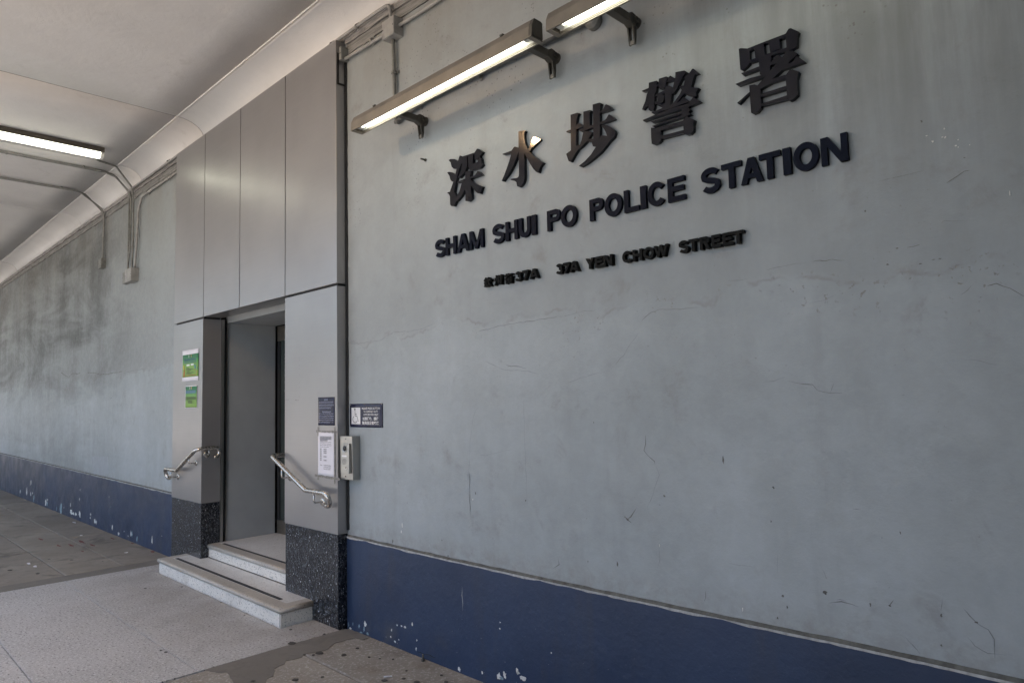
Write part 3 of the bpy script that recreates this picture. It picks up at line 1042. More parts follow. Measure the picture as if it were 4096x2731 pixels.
# bare top corner of the surround: sealant neck round the conduit outlet
box('sealant', (.0008, -.075, 4.00), (.006, -.062, 4.235), M['rubber'], por)
box('sealant', (.0008, -.075, 3.99), (.006, -.012, 4.003), M['rubber'], por)

# glazed door at the back of the vestibule
dr = thing('entrance_door', 'dark glazed double door with metal rails, recessed behind the entrance surround', 'door')
xm = (X1 + X3) / 2
for a, b in ((X1 + .012, xm - .002), (xm + .002, X3 - .012)):
    lf = box('door_leaf', (a + .05, .700, .40), (b - .05, .712, 2.26), M['glass'], dr)
    box('bottom_rail', (a, .685, STEP2 + .004), (b, .725, .40), M['doorf'], dr, .003)
    box('top_rail', (a, .685, 2.26), (b, .725, 2.42), M['doorf'], dr, .003)
    box('stile', (a, .687, .40), (a + .05, .723, 2.26), M['dark'], dr, .003)
    box('stile', (b - .05, .687, .40), (b, .723, 2.26), M['dark'], dr, .003)
    tube('pull_handle', [(b - .03 if b < xm else a + .03, .66, 1.0), (b - .03 if b < xm else a + .03, .66, 1.6)], .012, M['steel'], dr)

# ------------------------------------------------------------------ steps
st = thing('entrance_steps', 'two white terrazzo steps with rounded brown nosings at the entrance', 'steps')


def nosing_path(name, pts, y_in, z, parent):
    """rounded slab edge: profile swept along polyline pts (outer edge) mitred"""
    w_in, th = .105, .042
    prof = [(0.0, -th / 2)]
    prof = []
    for j in range(9):
        a = -math.pi / 2 + math.pi * j / 8
        prof.append((-.021 * math.cos(a) + .021, z - th / 2 + th / 2 * math.sin(a)))
    prof.append((w_in, z))
    prof.append((w_in, z - th))
    bm = bmesh.new()
    rings = []
    for k_, p in enumerate(pts):
        p = Vector((p[0], p[1]))
        dirs = []
        if k_ > 0:
            dirs.append((p - Vector(pts[k_ - 1])).normalized())
        if k_ < len(pts) - 1:
            dirs.append((Vector(pts[k_ + 1]) - p).normalized())
        ns = [Vector((-d.y, d.x)) for d in dirs]
        nn = sum(ns, Vector((0, 0)))
        nn = nn / (nn.length ** 2) * len(ns) if len(ns) > 1 else nn
        if len(ns) > 1:
            nn = (ns[0] + ns[1]) / (1 + ns[0].dot(ns[1]))
        rings.append([bm.verts.new((p.x + nn.x * a, p.y + nn.y * a, h)) for a, h in prof])
    for a, b in zip(rings, rings[1:]):
        for j in range(len(prof)):
            f_ = bm.faces.new((a[j], a[(j + 1) % len(prof)], b[(j + 1) % len(prof)], b[j]))
            f_.smooth = j < 8
    bm.faces.new(rings[0][::-1])
    bm.faces.new(rings[-1])
    return obj(name, bm, M['nosing'], parent)


y1f, xs0, xs1 = -.352, -2.862, -.345
low = box('lower_step', (xs0 + .018, y1f + .018, -.02), (xs1 - .018, YF + .002, STEP1 - .041), M['terr'], st)
# tread lies inside the nosing ring
bm = bmesh.new()
add_box(bm, (xs0 + .106, y1f + .106, .05), (xs1 - .106, YF + .0025, STEP1 - .0006))
add_box(bm, (X1 - .003, YF + .0026, .05), (X3 + .011, .05, STEP1 - .0006))
obj('tread', bm, M['tread'], low)
nosing_path('nosing', [(xs0, YF + .002), (xs0, y1f), (xs1, y1f), (xs1, YF + .002)], 0, STEP1, low)
box('anti_slip_strip', (xs0 + .165, y1f + .112, .1), (xs1 - .225, y1f + .142, STEP1 + .0022), M['strip'], low)
y2f = -.022
up = box('upper_step', (X1 - .003, y2f + .018, .05), (X3 + .011, .16, STEP2 - .041), M['terr'], st)
bm = bmesh.new()
add_box(bm, (X1 - .003, y2f + .106, .1), (X3 + .011, .84, STEP2 - .0006))
obj('tread', bm, M['tread'], up)
nosing_path('nosing', [(X1 - .003, y2f), (X3 + .011, y2f)], 0, STEP2, up)
box('anti_slip_strip', (X1 + .10, y2f + .106, .2), (X3 + .01, y2f + .130, STEP2 + .0022), M['strip'], up)
bm = bmesh.new()
add_tube(bm, [(X1, y2f + .014, STEP1 + .002), (X3, y2f + .014, STEP1 + .002)], .005, 6)
obj('grout_line', bm, M['cement'], low)
box('chipped_end', (xs1 - .032, y1f + .0170, 0), (xs1 - .0262, y1f + .02, STEP1 - .045), M['cement'], low)

# ------------------------------------------------------------------ handrails
RY = -.157


def flange(parent, p, rail_z, rail_off):
    """bracket: round plate on the wall, bent rod up to the rail. rail_off: Vector from plate to rail axis"""
    bm = bmesh.new()
    n = Vector((rail_off.x, rail_off.y, 0)).normalized()
    add_lathe(bm, p - n * .001, n, [(.031, 0), (.031, .004), (.027, .008), (.010, .009)])
    o = obj('bracket', bm, M['steel'], parent)
    q = p + Vector((rail_off.x, rail_off.y, 0))
    tube('bracket_rod', fillet([p + n * .006, q, Vector((q.x, q.y, rail_z))], .018), .006, M['steel'], o, 8)


rail = thing('handrail', 'bent stainless steel handrail beside the white taped notice, right of the doorway', 'handrail', 'entrance handrails')
zt_, zl = 1.185, .955
xa, xb, xc = -.873, -.325, -.068
path = [(xa, .30, zt_ + .004), (xa, RY, zt_), (xb, RY, zl), (xc, RY, zl)]
pts = fillet(path, [0, .035, .012, .01])
for j in range(1, 15):
    a = math.pi * 1.12 * j / 14
    pts.append(Vector((xc + .048 * math.sin(a), RY + .030 * (1 - math.cos(a)) / 2, zl - .048 + .048 * math.cos(a))))
tube('rail', pts, .0185, M['steel'], rail, 16)
off = Vector((0, RY - YF, 0))
flange(rail, Vector((-.205, YF, .872)), zl - .01, off)
flange(rail, Vector((-.70, YF, 1.02)), 1.10, off)
flange(rail, Vector((X3 + .002, .06, 1.11)), zt_ - .01, Vector((xa - X3 - .002, 0, 0)))

rail2 = thing('handrail', 'bent stainless steel handrail below the green posters, left of the doorway', 'handrail', 'entrance handrails')
xa, xb, xc = -2.425, -2.925, -3.225
pts = []
yin = .018
for j in range(14, 0, -1):
    a = math.pi * 1.05 * j / 14
    pts.append(Vector((xa, yin + .046 * math.sin(a), zt_ + .004 - .046 + .046 * math.cos(a))))
pts += fillet([(xa, yin, zt_ + .004), (xa, RY, zt_), (xb, RY, zl), (xc, RY, zl)], [0, .06, .012, .01])
for j in range(1, 15):
    a = math.pi * 1.12 * j / 14
    pts.append(Vector((xc - .048 * math.sin(a), RY + .030 * (1 - math.cos(a)) / 2, zl - .048 + .048 * math.cos(a))))
tube('rail', pts, .0185, M['steel'], rail2, 16)
flange(rail2, Vector((-2.614, YF, 1.04)), 1.10, off)
flange(rail2, Vector((-3.087, YF, .878)), zl - .01, off)
flange(rail2, Vector((X1 - .002, -.035, 1.125)), zt_ - .01, Vector((xa - X1 + .002, 0, 0)))

# ------------------------------------------------------------------ notices and signs
def quad_sheet(name, px, y, th, mat, parent, curl=0.0):
    """thin sheet on the plane y, corners TL TR BR BL given on that plane"""
    P = [on_y(*p, y=y) for p in px]
    z1 = (P[0].z + P[1].z) / 2
    z0 = (P[2].z + P[3].z) / 2
    x0 = (P[0].x + P[3].x) / 2
    x1 = (P[1].x + P[2].x) / 2
    bm = bmesh.new()
    n, m_ = 10, 12
    F, B = [], []
    for i in range(n + 1):
        fr_, bk = [], []
        for j in range(m_ + 1):
            x = x0 + (x1 - x0) * i / n
            z = z0 + (z1 - z0) * j / m_
            c_ = curl * (.5 + mnoise.noise((x * 6, z * 6, 1)) + abs(2 * i / n - 1) ** 3)
            fr_.append(bm.verts.new((x, y - th - c_, z)))
            bk.append(bm.verts.new((x, y - c_ if curl else y + .001, z)))
        F.append(fr_)
        B.append(bk)
    for i in range(n):
        for j in range(m_):
            bm.faces.new((F[i][j], F[i + 1][j], F[i + 1][j + 1], F[i][j + 1])).smooth = True
            bm.faces.new((B[i][j], B[i][j + 1], B[i + 1][j + 1], B[i + 1][j])).smooth = True
    for i in range(n):
        bm.faces.new((F[i][0], B[i][0], B[i + 1][0], F[i + 1][0]))
        bm.faces.new((F[i][m_], F[i + 1][m_], B[i + 1][m_], B[i][m_]))
    for j in range(m_):
        bm.faces.new((F[0][j], F[0][j + 1], B[0][j + 1], B[0][j]))
        bm.faces.new((F[n][j], B[n][j], B[n][j + 1], F[n][j + 1]))
    return obj(name, bm, mat, parent), (x0, x1, z0, z1)


def text_mesh(body, size, offset=0.0, align='LEFT', extrude=0.0):
    c = bpy.data.curves.new('txt', 'FONT')
    c.body = body
    c.size = size
    c.offset = offset
    c.align_x = align
    c.extrude = extrude
    c.resolution_u = 3
    o = bpy.data.objects.new('txt', c)
    COL.objects.link(o)
    dg = bpy.context.evaluated_depsgraph_get()
    me = bpy.data.meshes.new_from_object(o.evaluated_get(dg))
    bpy.data.objects.remove(o, do_unlink=True)
    return me


def print_text(name, body, x, z, y, height, width, mat, parent, bold=0.0, align='LEFT'):
    """one line of print, fitted to width x height, lying on plane y"""
    me = text_mesh(body, 1.0, bold)
    xs_ = [v.co.x for v in me.vertices]
    ys_ = [v.co.y for v in me.vertices]
    if not xs_:
        return
    w0, h0 = max(xs_) - min(xs_), max(ys_) - min(ys_)
    sx, sz = width / w0, height / h0
    for v in me.vertices:
        a, b = (v.co.x - min(xs_)) * sx, (v.co.y - min(ys_)) * sz
        v.co = (x + a, y, z + b)
    me.materials.clear()
    me.materials.append(mat)
    o = bpy.data.objects.new(name, me)
    COL.objects.link(o)
    o.parent = parent
    return o


def illegible(name, x0, x1, z, h, y, mat, parent, seed, fill=.8, glyph=True):
    """a line of print too small to read: short marks"""
    rr = random.Random(seed)
    bm = bmesh.new()
    x = x0
    while x < x1 - h * .3:
        w_ = h * rr.uniform(.55, .85) if glyph else h * rr.uniform(1.2, 3.2)
        w_ = min(w_, x1 - x)
        if glyph:
            for a in range(3):
                zz = z + h * a / 2.6
                bm.faces.new([bm.verts.new(p) for p in ((x, y, zz), (x + w_, y, zz), (x + w_, y, zz + h * .16), (x, y, zz + h * .16))])
            xm_ = x + w_ * rr.uniform(.3, .6)
            bm.faces.new([bm.verts.new(p) for p in ((xm_, y - .00006, z), (xm_ + h * .15, y - .00006, z), (xm_ + h * .15, y - .00006, z + h), (xm_, y - .00006, z + h))])
        else:
            bm.faces.new([bm.verts.new(p) for p in ((x, y, z), (x + w_, y, z), (x + w_, y, z + h * .6), (x, y, z + h * .6))])
        x += w_ + h * (.22 if glyph else .45)
    return obj(name, bm, mat, parent)


def flat(name, x0, x1, z0, z1, y, mat, parent):
    bm = bmesh.new()
    bm.faces.new([bm.verts.new(p) for p in ((x0, y, z0), (x1, y, z0), (x1, y, z1), (x0, y, z1))])
    return obj(name, bm, mat, parent)


def green_mat(name, x0, x1, z0, z1):
    g = G(name)
    x, y, z = g.sep()
    t = g.math('DIVIDE', g.math('SUBTRACT', z, z0), z1 - z0)
    n = g.noise(30, 3, .5)
    t2 = g.math('ADD', t, g.math('MULTIPLY', g.math('SUBTRACT', n, .5), .18))
    c = g.ramp(t2, (0, (.20, .36, .05)), (.45, (.18, .36, .06)), (.72, (.06, .28, .07)), (.82, (.015, .17, .055)))
    return g.done(c, .5)


def badge(name, x, z, s, y, col, parent):
    bm = bmesh.new()
    p = []
    for j in range(16):
        a = 2 * math.pi * j / 16
        p.append(bm.verts.new((x + s * .55 * math.cos(a), y, z + s * math.sin(a))))
    bm.faces.new(p)
    return obj(name, bm, plain(name + '_print', col, .5), parent)


# large green poster
po, (x0, x1, z0, z1) = quad_sheet('green_poster', [(731, 1403), (795, 1393), (795, 1521), (729, 1526)], YF, .0012, M['white'], None, .0015)
tag(po, 'green poster with white margins, the upper of two on the left panel', 'poster', 'green posters')
yy = YF - .0055
W_, H_ = x1 - x0, z1 - z0
ga, gb = z0 + H_ * .145, z0 + H_ * .865
po_g, _ = quad_sheet('green_print', [(731.5, 1421), (795, 1412), (795, 1505), (730.5, 1508)], YF - .0014, .0007, green_mat('green_print_large', x0, x1, ga, gb), po, .0015)
yy = YF - .0068
badge('emblem', x0 + W_ * .44, ga + (gb - ga) * .90, .016, yy, (.55, .62, .55), po)
badge('emblem', x0 + W_ * .58, ga + (gb - ga) * .90, .016, yy, (.60, .42, .22), po)
bl = plain('blue_print', (.03, .06, .22), .5)
illegible('heading_print', x0 + W_ * .15, x0 + W_ * .87, ga + (gb - ga) * .69, .022, yy, bl, po, 1)
illegible('subheading_print', x0 + W_ * .15, x0 + W_ * .87, ga + (gb - ga) * .615, .010, yy, bl, po, 2, glyph=False)
flat('white_box', x0 + W_ * .30, x0 + W_ * .49, ga + (gb - ga) * .47, ga + (gb - ga) * .54, yy, M['sign_w'], po)
flat('white_box', x0 + W_ * .56, x0 + W_ * .74, ga + (gb - ga) * .48, ga + (gb - ga) * .55, yy, M['sign_w'], po)
for k_, t in enumerate((.37, .32, .27, .21, .16, .11)):
    illegible('text_print', x0 + W_ * .28, x0 + W_ * (.45 + .35 * ((k_ * 37) % 10) / 10), ga + (gb - ga) * t, .009, yy, M['ink'], po, 10 + k_, glyph=False)
illegible('footer_print', x0 + W_ * .28, x0 + W_ * .92, ga + (gb - ga) * .04, .009, yy, plain('red_print', (.35, .05, .03), .5), po, 20, glyph=False)
for (a, b, s_, col) in ((.13, .42, .026, (.55, .50, .05)), (.82, .41, .022, (.02, .16, .42)), (.95, .34, .02, (.05, .22, .16)), (.17, .27, .012, (.45, .04, .03)), (.82, .28, .010, (.40, .04, .10)),
                        (.15, .12, .030, (.55, .18, .03)), (.93, .17, .018, (.35, .25, .06))):
    badge('sticker', x0 + W_ * a, ga + (gb - ga) * b, s_, yy - .0002, col, po)
# small green poster
po, (x0, x1, z0, z1) = quad_sheet('green_poster', [(743, 1543), (790, 1541), (788, 1632.5), (741, 1632.5)], YF, .0012, M['white'], None, .002)
tag(po, 'smaller green poster with thin white edge, lower of two on the left panel', 'poster', 'green posters')
W_, H_ = x1 - x0, z1 - z0
quad_sheet('green_print', [(744, 1546), (789.2, 1544), (787, 1629), (742.3, 1629)], YF - .0014, .0007, green_mat('green_print_small', x0, x1, z0, z1), po, .002)
yy = YF - .0082
badge('emblem', x0 + W_ * .44, z0 + H_ * .90, .015, yy, (.55, .62, .55), po)
badge('emblem', x0 + W_ * .57, z0 + H_ * .90, .015, yy, (.60, .42, .22), po)
flat('blue_strip', x0 + W_ * .07, x0 + W_ * .93, z0 + H_ * .66, z0 + H_ * .79, yy, plain('pale_teal_print', (.10, .26, .28), .5), po)
illegible('heading_print', x0 + W_ * .10, x0 + W_ * .90, z0 + H_ * .725, .015, yy - .0002, bl, po, 31)
illegible('subheading_print', x0 + W_ * .10, x0 + W_ * .90, z0 + H_ * .675, .008, yy - .0002, bl, po, 32, glyph=False)
illegible('text_print', x0 + W_ * .06, x0 + W_ * .95, z0 + H_ * .38, .030, yy, M['ink'], po, 33)
illegible('text_print', x0 + W_ * .28, x0 + W_ * .70, z0 + H_ * .22, .030, yy, M['ink'], po, 34)

# navy notice on the right panel
no, (x0, x1, z0, z1) = quad_sheet('blue_notice', [(1274, 1589), (1339, 1587), (1339, 1701), (1274, 1700)], YF, .003, M['navy'], None)
tag(no, 'small navy notice plate with white print above the white taped sheet', 'notice')
W_, H_ = x1 - x0, z1 - z0
yy = YF - .0034
illegible('heading_print', x0 + W_ * .37, x0 + W_ * .60, z0 + H_ * .875, .013, yy, M['sign_dim'], no, 40)
for k_, t in enumerate((.79, .69, .59)):
    illegible('text_print', x0 + W_ * .05, x0 + W_ * (.95 if k_ < 2 else .78), z0 + H_ * t, .012, yy, M['sign_dim'], no, 41 + k_)
illegible('underlined_heading_print', x0 + W_ * .25, x0 + W_ * .80, z0 + H_ * .47, .009, yy, M['sign_dim'], no, 45, glyph=False)
flat('rule', x0 + W_ * .25, x0 + W_ * .80, z0 + H_ * .452, z0 + H_ * .458, yy, M['sign_dim'], no)
for k_, (t, s_) in enumerate(((.385, 'For Public safety and security, this station is'), (.31, 'installed with a Closed Circuit Television'), (.235, 'Recording (CCTV) System. Any questions'),
                              (.16, 'concerning the CCTV could be addressed to'), (.085, 'the Formation Data Administrator.'))):
    print_text('text_print', s_, x0 + W_ * .05, z0 + H_ * t, yy, .011, W_ * (.90 if k_ < 4 else .68), M['sign_dim'], no, .012)

# white sheet held by tape
sh, (x0, x1, z0, z1) = quad_sheet('white_notice', [(1273, 1727), (1338, 1730), (1336, 1907), (1273, 1901)], YF, .0012, M['white'], None, .0006)
tag(sh, 'white printed sheet taped to the right panel beside the intercom', 'notice')
W_, H_ = x1 - x0, z1 - z0
yy = YF - .0036
for k_ in range(3):
    illegible('text_print', x0 + W_ * .14, x0 + W_ * (.85 if k_ < 2 else .62), z0 + H_ * (.875 - .038 * k_), .011, yy, M['ink'], sh, 60 + k_)
for k_, s_ in enumerate(('Should you have any queries or comments', 'on the accessibility of this venue, please', 'contact the duty Officer who will attend', 'your queries or any Access Officer')):
    print_text('text_print', s_, x0 + W_ * .14, z0 + H_ * (.765 - .038 * k_), yy, .010, W_ * (.70 if k_ < 3 else .56), M['ink'], sh)
for k_ in range(7):
    illegible('text_print', x0 + W_ * .14, x0 + W_ * .24, z0 + H_ * (.60 - .042 * k_), .009, yy, M['ink'], sh, 70 + k_)
    if k_ not in (3, 5):
        illegible('text_print', x0 + W_ * .37, x0 + W_ * .56, z0 + H_ * (.60 - .042 * k_), .009, yy, M['ink'], sh, 80 + k_)
print_text('text_print', 'Address:', x0 + W_ * .14, z0 + H_ * .235, yy, .008, W_ * .15, M['ink'], sh)
for k_, s_ in enumerate(('Sham Shui Po Police Station,', 'No. 37A, Yen Chow Street,', 'Sham Shui Po, Kowloon')):
    print_text('text_print', s_, x0 + W_ * .37, z0 + H_ * (.232 - .042 * k_), yy, .011, W_ * (.46 - .02 * k_), M['ink'], sh)
rr = random.Random(8)


def tape(px, y):
    P = [on_y(*p, y=y) for p in px]
    bm = bmesh.new()
    n = 14
    up_, dn_ = [], []
    for j in range(n + 1):
        t = j / n
        a, b = P[0].lerp(P[1], t), P[3].lerp(P[2], t)
        jit = Vector((rr.uniform(-.002, .002), 0, rr.uniform(-.0025, .0025)))
        up_.append(bm.verts.new(a + jit + Vector((0, -.0032, 0))))
        dn_.append(bm.verts.new(b - jit + Vector((0, -.0030, 0))))
    for j in range(n):
        bm.faces.new((up_[j], up_[j + 1], dn_[j + 1], dn_[j]))
    obj('tape', bm, M['tape'], sh)


ci = crop(1220, 1550, 3.565)
for q_ in ([(165, 605), (460, 618), (460, 645), (165, 630)], [(145, 1232), (500, 1290), (500, 1322), (145, 1262)], [(184, 560), (200, 560), (196, 690), (182, 690)], [(418, 562), (432, 562), (436, 640), (420, 640)],
           [(424, 640), (440, 640), (438, 1370), (420, 1370)], [(182, 1245), (204, 1245), (204, 1310), (184, 1310)]):
    tape([ci(*p) for p in q_], YF - .0005)

# wheelchair help sign
hs, (x0, x1, z0, z1) = quad_sheet('help_sign', [(1401.5, 1616), (1531.5, 1612), (1531.5, 1709.5), (1401.5, 1707)], -.001, .004, M['navy'], None)
tag(hs, 'navy help sign with white wheelchair symbol and lettering, above the intercom', 'sign')
W_, H_ = x1 - x0, z1 - z0
yy = -.0056
fa = flat('symbol_panel', x0 + W_ * .055, x0 + W_ * .335, z0 + H_ * .13, z0 + H_ * .84, yy, M['sign_w'], hs)


def ribbon(bm, pts, w_, y, thick=None, closed=False):
    """flat ribbon along pts (x,z) in plane y; if thick, extruded back to y=thick"""
    n = len(pts)
    L, R = [], []
    for k_ in range(n):
        if closed:
            a, b = pts[k_ - 1], pts[(k_ + 1) % n]
        else:
            a, b = pts[max(0, k_ - 1)], pts[min(n - 1, k_ + 1)]
        d = Vector((b[0] - a[0], b[1] - a[1]))
        d.normalize()
        ww = w_[k_] if isinstance(w_, list) else w_
        nx, nz = -d.y * ww / 2, d.x * ww / 2
        L.append((pts[k_][0] + nx, pts[k_][1] + nz))
        R.append((pts[k_][0] - nx, pts[k_][1] - nz))
    mk = lambda q, yy_: [bm.verts.new((p[0], yy_, p[1])) for p in q]
    lf, rf = mk(L, y), mk(R, y)
    rng = range(n) if closed else range(n - 1)
    for k_ in rng:
        j = (k_ + 1) % n
        bm.faces.new((lf[k_], lf[j], rf[j], rf[k_]))
    if thick is not None:
        lb, rb = mk(L, thick), mk(R, thick)
        for k_ in rng:
            j = (k_ + 1) % n
            bm.faces.new((lf[k_], lb[k_], lb[j], lf[j]))
            bm.faces.new((rf[k_], rf[j], rb[j], rb[k_]))
            bm.faces.new((lb[k_], rb[k_], rb[j], lb[j]))
        if not closed:
            bm.faces.new((lf[0], rf[0], rb[0], lb[0]))
            bm.faces.new((lf[-1], lb[-1], rb[-1], rf[-1]))


px0, px1, pz0, pz1 = x0 + W_ * .055, x0 + W_ * .335, z0 + H_ * .13, z0 + H_ * .84
U = lambda a, b: (px0 + (px1 - px0) * a, pz0 + (pz1 - pz0) * b)
bm = bmesh.new()
ribbon(bm, [U(.40, .87), U(.41, .72), U(.42, .50), U(.62, .485), U(.66, .42), U(.75, .20), U(.80, .17)], .0055, yy - .0003)
ribbon(bm, [U(.42, .60), U(.60, .60)], .005, yy - .00045)
ribbon(bm, [U(.42 + .26 * math.cos(a), .29 + .205 * math.sin(a)) for a in [math.radians(125 + k_ * 14) for k_ in range(16)]], .0052, yy - .0006)
pp_ = [U(.40 + .075 * math.cos(a), .895 + .045 * 1.5 * math.sin(a)) for a in [k_ * math.pi / 6 for k_ in range(12)]]
bm.faces.new([bm.verts.new((p[0], yy - .0008, p[1])) for p in pp_])
obj('wheelchair_symbol', bm, M['ink'], hs)
for s_, a, b, t, hh, bo in (('PLEASE PRESS BUTTON', .385, .93, .755, .085, .012), ('TO CONTACT DUTY', .435, .875, .625, .085, .012), ('OFFICER FOR HELP', .435, .875, .495, .085, .012),
                            ('如需援助．請按', .405, .88, .295, .145, .02), ('掣與值日官聯絡', .395, .895, .115, .145, .02)):
    print_text('lettering', s_, x0 + W_ * a, z0 + H_ * t, yy, H_ * hh, W_ * (b - a), M['sign_w'], hs, bo)
for a, b in ((.02, .96), (.98, .96), (.02, .04), (.98, .04)):
    bm = bmesh.new()
    add_lathe(bm, (x0 + W_ * a, -.0045, z0 + H_ * b), (0, -1, 0), [(.003, 0), (.003, .001), (.001, .0016)], 10)
    obj('screw', bm, M['steel2'], hs)

# intercom
ic = thing('intercom', 'stainless steel door intercom box with camera, speaker grille and button', 'intercom')
xl_, xr_, zb_, zt2 = .003, .1645, 1.050, 1.357
yfr = -.074
bm = bmesh.new()
f = [Vector((xl_, -.070, zt2)), Vector((xr_, -.066, zt2)), Vector((xr_, -.060, zb_)), Vector((xl_ + .006, -.066, zb_))]
add_prism(bm, f, [Vector((p.x, .0, p.z)) for p in f])
obj('housing', bm, M['steel2'], ic, .002)
bm = bmesh.new()
f = [Vector((.043, -.0795, 1.306)), Vector((.142, -.0775, 1.306)), Vector((.150, -.0850, 1.098)), Vector((.048, -.0865, 1.098))]
add_prism(bm, f, [Vector((p.x, -.06, p.z)) for p in f])
fp = obj('face_plate', bm, M['steel2'], ic, .001)
fn = ((f[1] - f[0]).cross(f[3] - f[0])).normalized()
if fn.y > 0:
    fn = -fn


def fpt(a, b, out=0.0):
    t = f[0].lerp(f[1], a).lerp(f[3].lerp(f[2], a), b)
    return t + fn * out


bm = bmesh.new()
add_lathe(bm, fpt(.45, .165, -.001), fn, [(.030, 0), (.030, .003), (.026, .004), (.022, .001)], 24)
ln_ = obj('lens_ring', bm, M['steel2'], ic)
bm = bmesh.new()
add_lathe(bm, fpt(.45, .165, .0006), fn, [(.020, 0), (.017, .005), (.010, .008), (.002, .009)], 24)
obj('lens', bm, plain('dark_lens', (.02, .02, .022), .08), ic)
bm = bmesh.new()
bm.faces.new([bm.verts.new(fpt(a, b, .0006)) for a, b in ((.12, .395), (.72, .395), (.72, .455), (.12, .455))])
obj('name_label', bm, M['sign_w'], ic)
bm = bmesh.new()
for a in range(6):
    for b in range(5):
        if (a, b) in ((0, 0), (5, 0), (0, 4), (5, 4)):
            continue
        add_lathe(bm, fpt(.16 + .10 * a, .525 + .042 * b, .0002), fn, [(.0028, 0), (.0026, .0004)], 8)
o_ = obj('speaker_grille', bm, M['dark'], ic)
o_['kind'] = 'stuff'
bm = bmesh.new()
add_lathe(bm, fpt(.66, .835, -.001), fn, [(.0115, 0), (.0115, .003), (.009, .004), (.009, .0025), (.004, .005)], 18)
obj('call_button', bm, M['steel'], ic)
for a, b in ((.085, 1.338), (.078, 1.072)):
    bm = bmesh.new()
    add_lathe(bm, (a, -.065, b), (0, -1, 0), [(.004, 0), (.004, .004), (.002, .005)], 10)
    obj('screw', bm, M['dark'], ic)

# ------------------------------------------------------------------ raised lettering
LY = -.018


